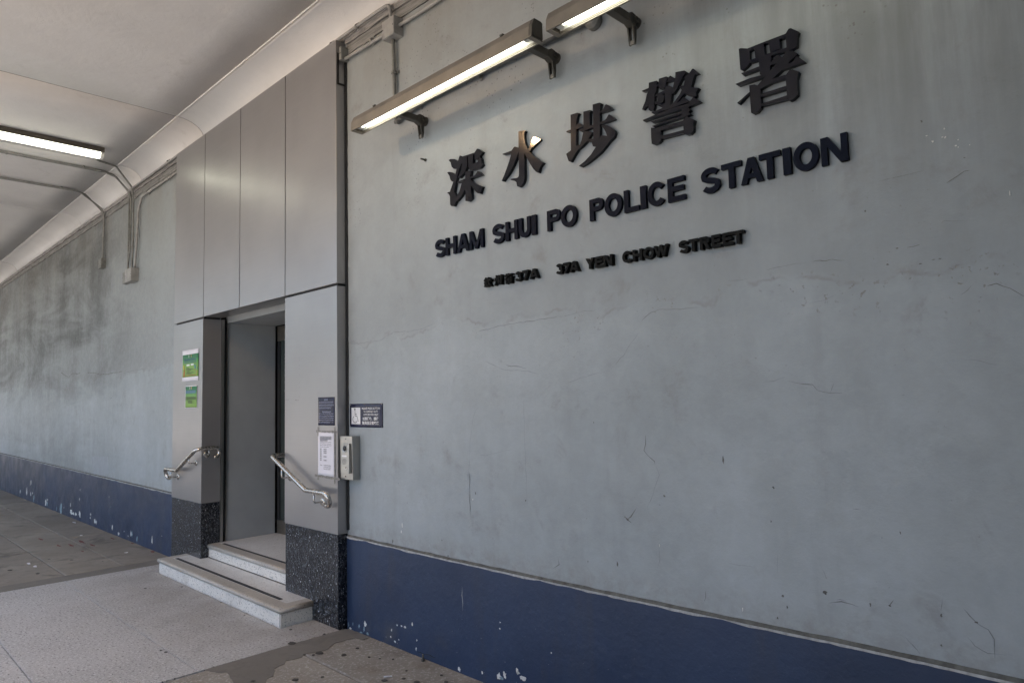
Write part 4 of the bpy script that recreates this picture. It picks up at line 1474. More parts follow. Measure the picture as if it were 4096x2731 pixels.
def glyph(ch, a, s):
    """parts of a heavy grotesque capital in a box a wide, 1 tall; s = stem"""
    P, R = [], []
    bar = lambda x0, y0, x1, y1: P.append([(x0, y0), (x1, y0), (x1, y1), (x0, y1)])
    arc = lambda cx, cy, rx, ry, a0, a1, n=14: [(cx + rx * math.cos(math.radians(a0 + (a1 - a0) * k_ / n)), cy + ry * math.sin(math.radians(a0 + (a1 - a0) * k_ / n))) for k_ in range(n + 1)]
    t = s * .88
    if ch == 'I':
        bar(0, 0, a, 1)
    elif ch == 'H':
        bar(0, 0, s, 1), bar(a - s, 0, a, 1), bar(s * .9, .5 - t / 2, a - s * .9, .5 + t / 2)
    elif ch == 'L':
        bar(0, 0, s, 1), bar(s * .9, 0, a, t)
    elif ch == 'E':
        bar(0, 0, s, 1), bar(s * .9, 0, a, t), bar(s * .9, 1 - t, a * .98, 1), bar(s * .9, .52 - t / 2, a * .93, .52 + t / 2)
    elif ch == 'T':
        bar(0, 1 - t, a, 1), bar(a / 2 - s / 2, 0, a / 2 + s / 2, 1 - t * .9)
    elif ch == 'N':
        bar(0, 0, s * .92, 1), bar(a - s * .92, 0, a, 1), P.append([(0, 1), (s * 1.1, 1), (a, 0), (a - s * 1.1, 0)])
    elif ch == 'M':
        q_ = s * .80
        bar(0, 0, q_, 1), bar(a - q_, 0, a, 1), P.append([(0, 1), (q_ * 1.25, 1), (a / 2 + q_ * .5, 0), (a / 2 - q_ * .5, 0)]), P.append([(a, 1), (a - q_ * 1.25, 1), (a / 2 - q_ * .5, 0), (a / 2 + q_ * .5, 0)])
    elif ch == 'A':
        P.append([(0, 0), (s, 0), (a / 2 + s * .5, 1), (a / 2 - s * .55, 1)]), P.append([(a, 0), (a - s, 0), (a / 2 - s * .5, 1), (a / 2 + s * .55, 1)]), bar(a * .24, .20, a * .76, .20 + t * .85)
    elif ch == 'W':
        q_ = s * .85
        for u0, u1, lo_ in ((0, .27, 1), (.5, .27, 1), (.5, .73, 1), (1, .73, 1)):
            xa_, xb_ = u0 * (a - q_) + q_ / 2, u1 * (a - q_) + q_ / 2
            P.append([(xa_ - q_ / 2, 1), (xa_ + q_ / 2, 1), (xb_ + q_ / 2, 0), (xb_ - q_ / 2, 0)])
    elif ch == 'Y':
        bar(a / 2 - s / 2, 0, a / 2 + s / 2, .46), P.append([(0, 1), (s * 1.12, 1), (a / 2 + s * .5, .40), (a / 2 - s * .5, .40)]), P.append([(a, 1), (a - s * 1.12, 1), (a / 2 - s * .5, .40), (a / 2 + s * .5, .40)])
    elif ch == '7':
        bar(0, 1 - t, a, 1), P.append([(a - s * 1.05, 1 - t * .95), (a, 1 - t * .95), (a * .48, 0), (a * .48 - s * 1.05, 0)])
    elif ch == 'O':
        R.append((arc(a / 2, .5, a / 2 - s / 2, .515 - t / 2, 0, 348, 29), s * .97, True))
    elif ch == 'C':
        R.append((arc(a / 2 + .01, .5, a / 2 - s / 2, .515 - t / 2, 38, 322, 26), s * .95, False))
    elif ch == 'U':
        R.append(([(s / 2, 1), (s / 2, .7), (s / 2, .4)] + arc(a / 2, .38, a / 2 - s / 2, .39 - t / 2, 180, 360, 14) + [(a - s / 2, .4), (a - s / 2, .7), (a - s / 2, 1)], s, False))
    elif ch in 'PR':
        bar(0, 0, s, 1)
        rad = (.58 if ch == 'P' else .54) / 2 - t / 2
        cy = 1 - t / 2 - rad
        R.append(([(s * .9, 1 - t / 2), (a * .5, 1 - t / 2)] + arc(a - s / 2 - rad * .85, cy, rad * .85, rad, 90, -90, 12) + [(a * .5, cy - rad), (s * .9, cy - rad)], t, False))
        if ch == 'R':
            P.append([(a * .42, .50), (a * .80, .46), (a, 0), (a - s * 1.1, 0)])
    elif ch == 'S':
        rx, r1 = a / 2 - s / 2, (1.02 - t) / 4
        c_ = arc(a / 2, 1.01 - t / 2 - r1, rx, r1, 25, 180, 10)
        c_ += [(s / 2 + .02 * a, .60), (a * .30, .545), (a * .70, .455), (a - s / 2 - .02 * a, .40)]
        c_ += arc(a / 2, t / 2 + r1 - .01, rx, r1, 0, -155, 10)
        R.append((c_, s * .95, False))
    elif ch == '3':
        rx, r1 = a / 2 - s / 2, (1.0 - t) / 4
        c_ = arc(a / 2, 1 - t / 2 - r1, rx * .92, r1, 165, -70, 12) + [(a * .48, .51)]
        R.append((c_, s * .95, False))
        c_ = [(a * .48, .525)] + arc(a / 2, t / 2 + r1, rx, r1 * 1.02, 70, -165, 12)
        R.append((c_, s * .95, False))
    return P, R


def letter(ch, label, x0, x1, z0, z1, mat, cat, group, s, depth=LY, name='letter'):
    h = z1 - z0
    a = (x1 - x0) / h
    P, R = glyph(ch, a, s if ch != 'I' else a)
    bm = bmesh.new()
    k_ = 0
    for p in P:
        q_ = [(x0 + u_ * h, z0 + v_ * h) for u_, v_ in p]
        y = depth - .0003 * k_
        add_prism(bm, [Vector((c[0], y, c[1])) for c in q_], [Vector((c[0], .003 + .0003 * k_, c[1])) for c in q_])
        k_ += 1
    for pts_, w_, cl in R:
        ribbon(bm, [(x0 + u_ * h, z0 + v_ * h) for u_, v_ in pts_], w_ * h, depth - .0003 * k_, .003 + .0003 * k_, cl)
        k_ += 1
    o = obj(name, bm, mat)
    tag(o, label, cat, group)
    return o


cA = crop(1700, 450, 2.0911)
cB = crop(2400, 450, 2.138)
row2 = [('SHAM', cA, [(83, 165), (170, 257), (266, 366), (370, 484)]), ('SHUI', cA, [(562, 660), (672, 773), (782, 880), (890, 925)]), ('PO', cA, [(1020, 1130), (1135, 1268)]),
        ('POLICE', None, [(cA, 1375, 1490), (cA, 1500, 1645), (cA, 1663, 1788), (cB, 343, 392), (cB, 402, 560), (cB, 577, 725)]),
        ('STATION', cB, [(862, 1025), (1038, 1207), (1200, 1388), (1360, 1543), (1563, 1630), (1650, 1868), (1888, 2115)])]


def lin(p, q, u):
    return p[1] + (q[1] - p[1]) * (u - p[0]) / (q[0] - p[0])


ORD = ['first', 'second', 'third']


def put_row(words, base, top, mat, group, s, cat, wname, depth=LY):
    for word, fn_, spans in words:
        seen = {}
        for ch, sp in zip(word, spans):
            fc, a, b = (fn_, sp[0], sp[1]) if len(sp) == 2 else sp
            ua, ub = fc(a, 0)[0], fc(b, 0)[0]
            vb = lambda u: lin(*base, u)
            vt = lambda u: lin(*top, u)
            xa_ = on_y(ua, (vb(ua) + vt(ua)) / 2, y=depth).x
            xb_ = on_y(ub, (vb(ub) + vt(ub)) / 2, y=depth).x
            um = (ua + ub) / 2
            z0_, z1_ = on_y(um, vb(um), y=depth).z, on_y(um, vt(um), y=depth).z
            seen[ch] = seen.get(ch, 0) + 1
            many = word.replace(' ', '').count(ch) > 1
            dg = ch.isdigit()
            lab = wname.format(kind='numeral' if dg else 'letter', ch={'3': 'three', '7': 'seven'}.get(ch, ch), word=word, nth=(ORD[seen[ch] - 1] + ' ') if many else '')
            letter(ch, lab, xa_, xb_, z0_, z1_, mat, cat, group, s, depth)


put_row(row2, ((1784, 1022), (3388, 641)), ((1781, 953), (3377, 530)), M['letter3'], 'station name letters', .235, 'letter', 'large navy {kind} {ch}, {nth}in the word {word} of the station name')
cS = crop(1850, 880, 1.96)
row3 = [('37A', cS, [(730, 783), (787, 837), (838, 908)]), ('YEN', cS, [(965, 1030), (1037, 1100), (1103, 1172)]), ('CHOW', cS, [(1250, 1328), (1333, 1407), (1415, 1500), (1500, 1608)]),
        ('STREET', cS, [(1693, 1770), (1772, 1843), (1858, 1935), (1950, 2025), (2038, 2115), (2116, 2200)])]
b3, t3 = (cS(430, 480), cS(2180, 180)), (cS(430, 404), cS(2200, 74))
put_row(row3[:1], b3, t3, M['letter2'], 'address letters', .262, 'letter', 'small black {kind} {ch} of the 37A just before YEN', -.026)
put_row(row3[1:], b3, t3, M['letter2'], 'address letters', .262, 'letter', 'small black {kind} {ch}, {nth}in the word {word} of the address', -.026)
put_row([('37A', cS, [(410, 458), (467, 515), (525, 590)])], b3, t3, M['letter2'], 'address letters', .262, 'letter', 'small black {kind} {ch} of the left 37A, after the Chinese street name', -.026)
for ch, a, b, zb2, zt3, nth in (('欽', 165, 225, 525, 447, 'first'), ('州', 245, 305, 511, 430, 'second'), ('街', 328, 389, 498, 416, 'third')):
    p0 = on_y(*cS(a, (zb2 + zt3) / 2), y=-.026)
    p1 = on_y(*cS(b, (zb2 + zt3) / 2), y=-.026)
    zz0, zz1 = on_y(*cS((a + b) / 2, zb2), y=-.026).z, on_y(*cS((a + b) / 2, zt3), y=-.026).z
    me = text_mesh(ch, 1.0, .022, extrude=.01)
    xs_, ys_ = [v.co.x for v in me.vertices], [v.co.y for v in me.vertices]
    for v in me.vertices:
        v.co = (p0.x + (v.co.x - min(xs_)) / (max(xs_) - min(xs_)) * (p1.x - p0.x), -.026 if v.co.z > 0 else .003, zz0 + (v.co.y - min(ys_)) / (max(ys_) - min(ys_)) * (zz1 - zz0))
    me.materials.clear()
    me.materials.append(M['letter2'])
    o = bpy.data.objects.new('chinese_character', me)
    COL.objects.link(o)
    tag(o, 'small black Chinese character, %s of three in the street name' % nth, 'character', 'address characters')

HAN = {
    '深': ((1700, 560, 5.2267), [
        [(492, 425), (530, 400), (620, 400), (685, 440), (665, 600), (600, 605), (555, 560), (535, 470)],
        [(725, 328), (760, 335), (790, 355), (770, 480), (720, 600), (660, 605), (650, 500), (690, 440)],
        [(462, 680), (500, 668), (570, 680), (635, 730), (620, 870), (560, 870), (530, 830), (510, 750)],
        [(660, 605), (715, 600), (690, 720), (640, 900), (610, 1090), (520, 1080), (590, 880), (640, 700)],
        [(460, 1108), (490, 1090), (525, 1082), (612, 1090), (655, 1190), (650, 1290), (600, 1385), (545, 1380), (525, 1350), (520, 1180), (495, 1130)],
        [(655, 1190), (710, 1090), (745, 980), (770, 880), (840, 860), (835, 1030), (760, 1170), (680, 1265), (640, 1290)],
        [(760, 355), (1035, 265), (1085, 185), (1130, 190), (1205, 250), (1150, 330), (1085, 415), (1040, 415), (1030, 300), (900, 345), (760, 395)],
        [(775, 390), (875, 350), (880, 520), (840, 660), (720, 795), (690, 785), (750, 640), (775, 500)],
        [(900, 345), (1005, 310), (1000, 500), (1100, 460), (1135, 330), (1175, 400), (1185, 480), (1205, 520), (1150, 585), (1000, 635), (930, 635), (905, 560)],
        [(838, 665), (920, 645), (960, 640), (945, 780), (960, 1000), (975, 1225), (905, 1285), (845, 1275), (838, 1000)],
        [(655, 885), (830, 810), (940, 780), (1040, 740), (1095, 650), (1125, 655), (1195, 730), (960, 810), (680, 900)],
        [(945, 815), (990, 870), (1080, 930), (1200, 970), (1165, 1060), (1150, 1125), (1090, 1110), (1020, 1040), (960, 950), (935, 870)]]),
    '水': ((2000, 510, 6.274), [
        [(463, 112), (470, 100), (615, 75), (635, 92), (610, 135), (603, 200), (603, 260), (612, 330), (612, 630), (610, 700), (612, 1000), (615, 1200), (612, 1300), (590, 1380), (545, 1450), (485, 1497),
         (430, 1478), (418, 1420), (410, 1375), (370, 1342), (280, 1325), (260, 1305), (280, 1290), (430, 1268), (465, 1235), (475, 1180), (468, 700), (463, 400)],
        [(600, 250), (612, 330), (640, 430), (690, 540), (740, 615), (850, 720), (980, 820), (1090, 885), (1040, 940), (1000, 1000), (985, 1080), (960, 1140), (900, 1110), (830, 1035), (750, 910), (690, 800), (640, 700), (610, 630), (560, 500)],
        [(835, 240), (865, 235), (1000, 285), (1010, 315), (960, 360), (880, 430), (790, 530), (740, 600), (690, 560), (715, 520), (770, 400), (815, 270)],
        [(360, 485), (385, 485), (468, 510), (468, 600), (440, 680), (400, 800), (340, 940), (270, 1080), (190, 1200), (110, 1300), (75, 1355), (40, 1340), (100, 1210), (170, 1020), (230, 850), (265, 720), (283, 650), (100, 690), (65, 685), (65, 665), (190, 620), (290, 580), (330, 520)]]),
    '埗': ((2250, 400, 5.6), [
        [(180, 335), (330, 288), (375, 298), (335, 350), (315, 440), (305, 570), (308, 1035), (390, 1000), (425, 900), (450, 790), (468, 705), (560, 700), (670, 720), (620, 800), (570, 880), (540, 930), (440, 1040), (350, 1110), (260, 1250), (180, 1390), (135, 1370), (80, 1210), (188, 1130), (185, 700)],
        [(80, 710), (100, 695), (180, 668), (310, 575), (345, 525), (370, 520), (420, 540), (455, 600), (330, 650), (185, 705), (100, 730)],
        [(465, 268), (615, 228), (640, 235), (610, 300), (608, 570), (690, 560), (690, 615), (430, 718), (370, 690), (380, 670), (470, 630)],
        [(675, 105), (830, 62), (865, 75), (845, 120), (832, 300), (835, 850), (790, 1000), (740, 1050), (680, 1040), (655, 960), (640, 945), (545, 930), (570, 885), (690, 860), (685, 600)],
        [(830, 262), (880, 235), (910, 200), (960, 110), (985, 100), (1060, 140), (1110, 210), (960, 265), (832, 300)],
        [(832, 500), (940, 460), (980, 420), (1030, 330), (1050, 325), (1130, 380), (1175, 430), (1000, 500), (832, 550)],
        [(870, 580), (920, 560), (1000, 570), (1080, 610), (1150, 670), (1180, 740), (1150, 830), (1050, 930), (950, 1060), (850, 1180), (700, 1310), (540, 1430), (410, 1500), (365, 1480), (500, 1370), (640, 1220), (740, 1060), (800, 930), (870, 790), (995, 810), (975, 740), (930, 660)]]),
    '警': ((2550, 260, 4.752), [
        [(215, 340), (365, 300), (380, 320), (355, 380), (355, 500), (320, 560), (320, 800), (300, 870), (240, 880), (210, 850), (205, 740), (110, 850), (85, 850), (150, 680), (175, 560), (210, 500)],
        [(80, 495), (210, 440), (360, 395), (440, 350), (580, 300), (580, 250), (620, 205), (700, 250), (705, 290), (540, 335), (400, 395), (215, 500), (100, 515)],
        [(405, 265), (545, 222), (580, 235), (545, 310), (535, 420), (490, 450), (430, 465), (405, 440)],
        [(355, 560), (520, 480), (540, 410), (600, 395), (680, 430), (650, 520), (640, 640), (620, 760), (560, 810), (480, 820), (385, 775), (520, 730), (515, 540), (330, 605)],
        [(380, 590), (420, 540), (510, 580), (490, 690), (440, 740), (330, 750), (330, 700), (375, 690)],
        [(720, 140), (890, 108), (930, 130), (880, 200), (810, 320), (760, 430), (690, 540), (640, 560), (670, 440), (690, 350), (715, 240)],
        [(840, 270), (930, 200), (990, 150), (1040, 75), (1065, 75), (1165, 160), (1080, 190), (1040, 330), (1020, 420), (900, 540), (760, 700), (640, 800), (600, 800), (700, 700), (800, 560), (880, 380), (900, 240)],
        [(790, 410), (880, 390), (1000, 410), (1080, 435), (1165, 440), (1110, 530), (1115, 600), (1060, 615), (960, 590), (900, 550), (830, 470)],
        [(260, 910), (540, 790), (700, 735), (800, 700), (870, 610), (990, 690), (900, 730), (620, 830), (300, 930)],
        [(97, 1050), (400, 920), (700, 810), (960, 740), (1060, 610), (1210, 700), (1000, 790), (850, 840), (500, 950), (120, 1075)],
        [(250, 1080), (845, 885), (850, 840), (930, 790), (1015, 855), (960, 900), (840, 935), (290, 1105)],
        [(270, 1165), (600, 1040), (840, 965), (850, 930), (950, 880), (1020, 940), (900, 985), (300, 1180)],
        [(838, 850), (940, 800), (970, 950), (900, 985), (838, 970)],
        [(255, 1195), (340, 1195), (440, 1230), (440, 1440), (400, 1480), (310, 1515), (270, 1500), (260, 1400)],
        [(345, 1200), (500, 1160), (870, 1060), (870, 1125), (440, 1250)],
        [(915, 980), (950, 985), (1080, 1045), (1060, 1130), (1055, 1260), (1000, 1315), (930, 1330), (880, 1310), (865, 1060)],
        [(440, 1350), (875, 1238), (880, 1295), (440, 1410)]]),
    '署': ((2800, 50, 3.485), [
        [(540, 510), (570, 500), (650, 505), (690, 540), (690, 720), (640, 770), (590, 810), (562, 800)],
        [(650, 510), (900, 410), (1190, 300), (1200, 350), (900, 440), (690, 540)],
        [(1190, 300), (1235, 230), (1265, 222), (1375, 270), (1355, 340), (1350, 480), (1270, 525), (1205, 500), (1195, 350)],
        [(755, 500), (890, 450), (905, 590), (770, 640)],
        [(960, 425), (1105, 370), (1120, 505), (975, 560)],
        [(690, 670), (905, 588), (1205, 490), (1270, 525), (980, 605), (690, 710)],
        [(815, 620), (985, 600), (1000, 640), (975, 720), (975, 830), (920, 890), (835, 870)],
        [(572, 850), (820, 755), (1000, 690), (1060, 600), (1110, 600), (1160, 640), (1130, 700), (980, 740), (600, 878)],
        [(1165, 600), (1210, 535), (1310, 540), (1365, 580), (1260, 670), (1180, 770), (1060, 880), (1000, 930), (940, 1000), (850, 1050), (700, 1110), (540, 1280), (515, 1265), (690, 1110), (800, 1020), (920, 880), (1060, 720)],
        [(492, 1000), (700, 915), (920, 860), (1200, 730), (1290, 690), (1340, 615), (1365, 615), (1465, 690), (1300, 750), (1150, 800), (900, 900), (530, 1025)],
        [(685, 1020), (760, 1005), (840, 1030), (850, 1330), (800, 1390), (740, 1415), (712, 1400)],
        [(840, 1010), (1000, 930), (1195, 870), (1205, 920), (1000, 980), (840, 1070)],
        [(1190, 880), (1250, 800), (1290, 795), (1380, 830), (1350, 930), (1360, 1150), (1300, 1210), (1250, 1235), (1215, 1210)],
        [(840, 1140), (1205, 1022), (1215, 1065), (840, 1180)],
        [(850, 1275), (1215, 1155), (1220, 1210), (850, 1310)]]),
}
for (ch, (cr, strokes)), nth in zip(HAN.items(), ('leftmost', 'second from left', 'middle', 'fourth from left', 'rightmost')):
    f_ = crop(*cr)
    bm = bmesh.new()
    for k_, p in enumerate(strokes):
        y = -.021 - .0002 * k_
        W3 = [on_y(*f_(*q_), y=y) for q_ in p]
        add_prism(bm, W3, [Vector((v.x, .003 + .0003 * k_, v.z)) for v in W3])
    o = obj('chinese_character', bm, M['letter'])
    tag(o, 'large navy Chinese character, %s of the five in the top row' % nth, 'character', 'station name characters')

# ------------------------------------------------------------------ wall lamps
def wall_lamp(x0, x1, z, arms, label):
    t = thing('wall_lamp', label, 'lamp', 'fluorescent wall lamps')
    yb, yf_, h = -.235, -.315, .088
    # housing: open-bottomed trough
    bm = bmesh.new()
    sec = [(yb, z), (yb, z + h), (yb - .012, z + h + .006), (yf_ + .018, z + h + .006), (yf_, z + h * .62), (yf_ - .004, z)]
    inn = [(yf_ + .005, z + .001), (yf_ + .012, z + h * .55), (yb - .008, z + h * .7), (yb - .008, z + .001)]
    ring0 = [Vector((x0, a, b)) for a, b in sec + inn]
    ring1 = [Vector((x1, a, b)) for a, b in sec + inn]
    add_prism(bm, ring0, ring1)
    obj('housing', bm, M['lamp_metal'], t)
    for xx, d in ((x0, -1), (x1, 1)):
        bm = bmesh.new()
        A = [Vector((xx, a, b)) for a, b in sec]
        B = [Vector((xx + d * .022, a * .999 - .0002, b + .001)) for a, b in sec]
        add_prism(bm, A, B)
        obj('end_cap', bm, M['lamp_metal'] if d < 0 else M['lamp_dark'], t, .002)
    bm = bmesh.new()
    fz = z + .003
    vs = [bm.verts.new(p) for p in ((x0 + .012, yf_ + .010, fz + .006), (x1 - .012, yf_ + .010, fz + .006), (x1 - .012, (yf_ + yb) / 2, fz + .045), (x0 + .012, (yf_ + yb) / 2, fz + .045),
                                    (x0 + .012, yb - .010, fz + .006), (x1 - .012, yb - .010, fz + .006))]
    bm.faces.new((vs[0], vs[1], vs[2], vs[3]))
    bm.faces.new((vs[3], vs[2], vs[5], vs[4]))
    obj('reflector', bm, M['refl'], t)
    yc = (yf_ + yb) / 2 - .004
    tb = tube('tube', [(x0 + .075, yc, z + .020), (x1 - .075, yc, z + .020)], .013, M['tube'], t, 12)
    for xx in (x0 + .04, x1 - .04):
        box('lamp_holder', (xx - .02, yc - .014, z + .006), (xx + .02, yc + .014, z + .040), M['refl'], t, .003)
    for yy_ in (yf_ - .004, yb - .004):
        box('rim', (x0 - .018, yy_ - .002, z - .006), (x1 + .018, yy_ + .008, z - .0005), M['lamp_metal'], t)
    for xx in (x0 - .018, x1 - .01):
        box('rim', (xx, yf_ + .004, z - .006), (xx + .028, yb - .004, z - .0006), M['lamp_metal'], t)
    for xx in (x0 + (x1 - x0) * .14, x0 + (x1 - x0) * .87):
        box('clip', (xx - .012, yf_ + .01, z + h + .004), (xx + .012, yb, z + h + .014), M['lamp_dark'], t, .003)
    for ax in arms:
        bm = bmesh.new()
        add_box(bm, (ax - .026, yb + .001, z + .006), (ax + .018, -.07, z + .046))
        ar = obj('arm', bm, M['lamp_dark'], t, .004)
        bm = bmesh.new()
        P2 = [(-.085, z + .006), (-.085, z + .044), (-.060, z + .058), (-.030, z + .054), (-.014, z + .040), (-.014, z + .012), (-.026, z - .006), (-.052, z - .010), (-.066, z - .004)]
        A = [Vector((ax - .020, a, b)) for a, b in P2]
        B = [Vector((ax + .020, a, b)) for a, b in P2]
        add_prism(bm, A, B)
        br_ = obj('knuckle', bm, M['lamp_dark'], ar, .003)
        for dx in (-.018, .010):
            bm = bmesh.new()
            P3 = [(-.056, z - .004), (-.024, z - .004), (-.026, z - .060), (-.032, z - .094), (-.044, z - .094), (-.048, z - .060)]
            add_prism(bm, [Vector((ax + dx, a, b)) for a, b in P3], [Vector((ax + dx + .008, a, b)) for a, b in P3])
            obj('lever', bm, M['lamp_dark'], ar, .001)
        box('lever_tip', (ax - .0178, -.0435, z - .0935), (ax + .0178, -.0325, z - .072), M['lamp_metal'], ar, .002)
        bm = bmesh.new()
        add_lathe(bm, (ax, .002, z + .026), (0, -1, 0), [(.030, 0), (.030, .008), (.020, .012), (.018, .018)], 16)
        obj('wall_boss', bm, M['lamp_dark'], ar)
        bm = bmesh.new()
        add_lathe(bm, (ax + .0195, -.030, z + .030), (1, 0, 0), [(.015, 0), (.015, .007), (.009, .008), (.009, .003)], 14)
        obj('pivot', bm, M['lamp_dark'], ar)
    return t


wall_lamp(.592, 2.196, 3.394, (.965, 2.105), 'bronze fluorescent wall lamp whose whole length shows, nearest the entrance surround')
wall_lamp(2.332, 3.94, 3.378, (2.62, 3.70), 'bronze fluorescent wall lamp cut off by the top edge of the picture')

# ------------------------------------------------------------------ ceiling lamps
def ceiling_lamp(x, y0, y1, label, mat):
    t = thing('ceiling_lamp', label, 'lamp', 'ceiling fluorescent lamps')
    zt = ZCEIL - .004
    box('base_tray', (x - .045, y0, zt - .055), (x + .075, y1, zt), M['lamp_dark'], t, .006)
    bm = bmesh.new()
    sec = []
    for k_ in range(11):
        a = math.pi * k_ / 10
        sec.append((x + .0 + .062 * math.cos(a), zt - .056 - .058 * math.sin(a)))
    add_prism(bm, [Vector((a, y0 + .035, b)) for a, b in sec], [Vector((a, y1 - .035, b)) for a, b in sec])
    for f__ in bm.faces:
        f__.smooth = len(f__.verts) == 4
    obj('diffuser', bm, mat, t)
    for a, b in ((y0, y0 + .034), (y1 - .034, y1)):
        bm = bmesh.new()
        s2 = [(x + (p[0] - x) * 1.04, zt - .05 + (p[1] - zt + .05) * 1.04) for p in sec]
        add_prism(bm, [Vector((p[0], a, p[1])) for p in s2], [Vector((p[0], b, p[1])) for p in s2])
        obj('end_cap', bm, M['refl'], t, .003)
    for k_ in range(5):
        yy_ = y0 + (y1 - y0) * (.12 + .19 * k_)
        box('clip', (x + .073, yy_ - .010, zt - .060), (x + .079, yy_ + .010, zt - .03), M['lamp_dark'], t)
    return t


ceiling_lamp(-4.10, -2.12, -.585, 'ceiling fluorescent lamp with greenish white diffuser, left of the entrance', M['tube2'])
# round warm lamp on the ceiling, just past the top left of the picture: it is mirrored in the second big character
# and throws the long wall lamp's shadow on the wall
t = thing('bulkhead_lamp', 'round warm ceiling lamp whose light is mirrored in the glossy second character', 'lamp')
BLX, BLY = -.50, -2.79
bm = bmesh.new()
add_lathe(bm, (BLX, BLY, ZCEIL - .001), (0, 0, -1), [(.13, 0), (.13, .03), (.115, .045), (.094, .046)], 28)
obj('base_ring', bm, M['refl'], t)
bm = bmesh.new()
add_lathe(bm, (BLX, BLY, ZCEIL - .046), (0, 0, -1), [(.092, 0), (.088, .025), (.07, .048), (.043, .062), (.008, .068)], 28)
obj('globe', bm, M['warm'], t)

# ------------------------------------------------------------------ conduits and junction boxes
def conduit(label, pts, r, mat, clips=(), group='conduits', fr_=.05, name='conduit', normal=(0, 1, 0)):
    t = thing(name, label, 'conduit', group)
    tube('pipe', fillet(pts, fr_), r, mat, t, 10)
    for c_, ax in clips:
        bm = bmesh.new()
        c_ = Vector(c_)
        d = Vector(ax).normalized()
        add_tube(bm, [c_ - d * .009, c_ + d * .009], r * 1.5, 10)
        nn = Vector(normal)
        side = d.cross(nn).normalized()
        a, b = c_ - side * r * 2.6 - d * .009, c_ + side * r * 2.6 + d * .009
        lo_ = [min(a[i], b[i]) for i in range(3)]
        hi_ = [max(a[i], b[i]) for i in range(3)]
        ax_i = max(range(3), key=lambda i: abs(nn[i]))
        e = c_[ax_i] + nn[ax_i] * r
        lo_[ax_i], hi_[ax_i] = min(e - nn[ax_i] * .004, e), max(e - nn[ax_i] * .004, e)
        add_box(bm, lo_, hi_)
        obj('clip', bm, mat, t)
    return t


def jbox(label, x0, x1, z0, z1, d, mat, group='junction boxes'):
    t = thing('junction_box', label, 'junction box', group)
    box('case', (x0, -d, z0), (x1, .001, z1), mat, t, .003)
    box('lid', (x0 + .002, -d - .005, z0 + .002), (x1 - .002, -d + .001, z1 - .002), mat, t, .002)
    for a in (x0 + .012, x1 - .012):
        bm = bmesh.new()
        add_lathe(bm, (a, -d - .0045, (z0 + z1) / 2), (0, -1, 0), [(.004, 0), (.004, .002)], 8)
        obj('screw', bm, M['dark'], t)
    return t


c2 = crop(1200, 0, 2.119)
Y_ = -.03
cw, cg = M['conduit_w'], M['conduit']
# right of the surround
a, b = on_y(*c2(1000, 120), y=Y_), on_y(*c2(430, 470), y=Y_)
conduit('pale grey conduit running along the wall top from the surround past the junction box', [(.035, Y_, b.z), (.35, Y_, (a.z + b.z) / 2 + .003), (1.0, Y_, a.z), (6.0, Y_, a.z + .01)], .0125, cw,
        [((.40, Y_, b.z + .003), (1, 0, 0)), ((1.5, Y_, a.z), (1, 0, 0)), ((2.6, Y_, a.z), (1, 0, 0))])
jbox('thin outlet plate at the top corner of the aluminium surround', .012, .048, 4.175, 4.275, .062, cg)
zc_ = 4.335
conduit('white conduit along the cove edge, bent down into the junction box', [(-5.02, -.06, zc_), (.50, -.06, zc_ + .012), (.655, -.052, zc_ + .012), (.655, -.045, 4.21)], .012, cw,
        [((x, -.06, zc_ + .011), (1, 0, 0)) for x in (-3.6, -.1, .25)], fr_=.05)
jbox('square grey junction box high on the wall beside the entrance surround', .595, .735, 4.095, 4.225, .075, cw)
p = on_y(*c2(1000, 900), y=-.022)
q = on_y(*c2(1560, 635), y=-.022)
conduit('grey conduit dropping from the junction box behind the long lamp', [(.655, -.03, 4.12), (.655, -.024, 3.95), (.655, -.022, 3.56), (.70, -.022, 3.49)], .014, cg, [((.655, -.022, 3.86), (0, 0, 1))])
conduit('thin grey conduit on the wall behind and below the two wall lamps', [(.66, -.022, 3.505), (1.0, -.022, p.z + .012), (1.6, -.022, q.z + .02), (2.36, -.022, 3.52)], .0135, cg,
        [((1.52, -.022, q.z + .016), (1, 0, 0)), ((.93, -.022, p.z + .012), (1, 0, 0))])
t = thing('conduit_rose', 'round grey conduit outlet box on the wall behind the cut-off lamp', 'junction box', 'junction boxes')
bm = bmesh.new()
add_lathe(bm, (2.375, .001, 3.515), (0, -1, 0), [(.045, 0), (.045, .032), (.041, .036), (.03, .036), (.028, .040), (.012, .041)], 22)
obj('case', bm, cg, t)
# left of the surround
zl_ = 4.175
conduit('pale conduit leaving the left edge of the surround and turning down to the paired boxes', [(XL - .001, -.03, zl_ + .01), (-4.58, -.03, zl_), (-4.70, -.03, 4.02), (-4.74, -.03, 3.60), (-4.79, -.03, 3.31)], .0145, cw,
        [((-3.66, -.03, zl_ + .005), (1, 0, 0)), ((-4.36, -.03, zl_ + .002), (1, 0, 0)), ((-4.735, -.03, 3.72), (0, 0, 1))], fr_=.12)
conduit('leftmost of the grey conduits dropping down to the paired boxes', [(-5.055, -.03, 4.33), (-5.058, -.03, 3.32)], .012, cg, [((-5.057, -.03, 3.63), (0, 0, 1))])
conduit('grey conduit from the ceiling run, second of the group dropping to the paired boxes', [(-4.80, -1.9, ZCEIL - .02), (-4.835, -.42, ZCEIL - .02), (-4.90, -.26, 4.475), (-4.985, -.06, 4.33), (-4.99, -.032, 4.25), (-4.985, -.03, 3.62), (-5.075, -.03, 3.32)], .0105, cg,
        [((-4.83, -.60, ZCEIL - .02), (0, 1, 0))], fr_=.05, normal=(0, 0, 1))
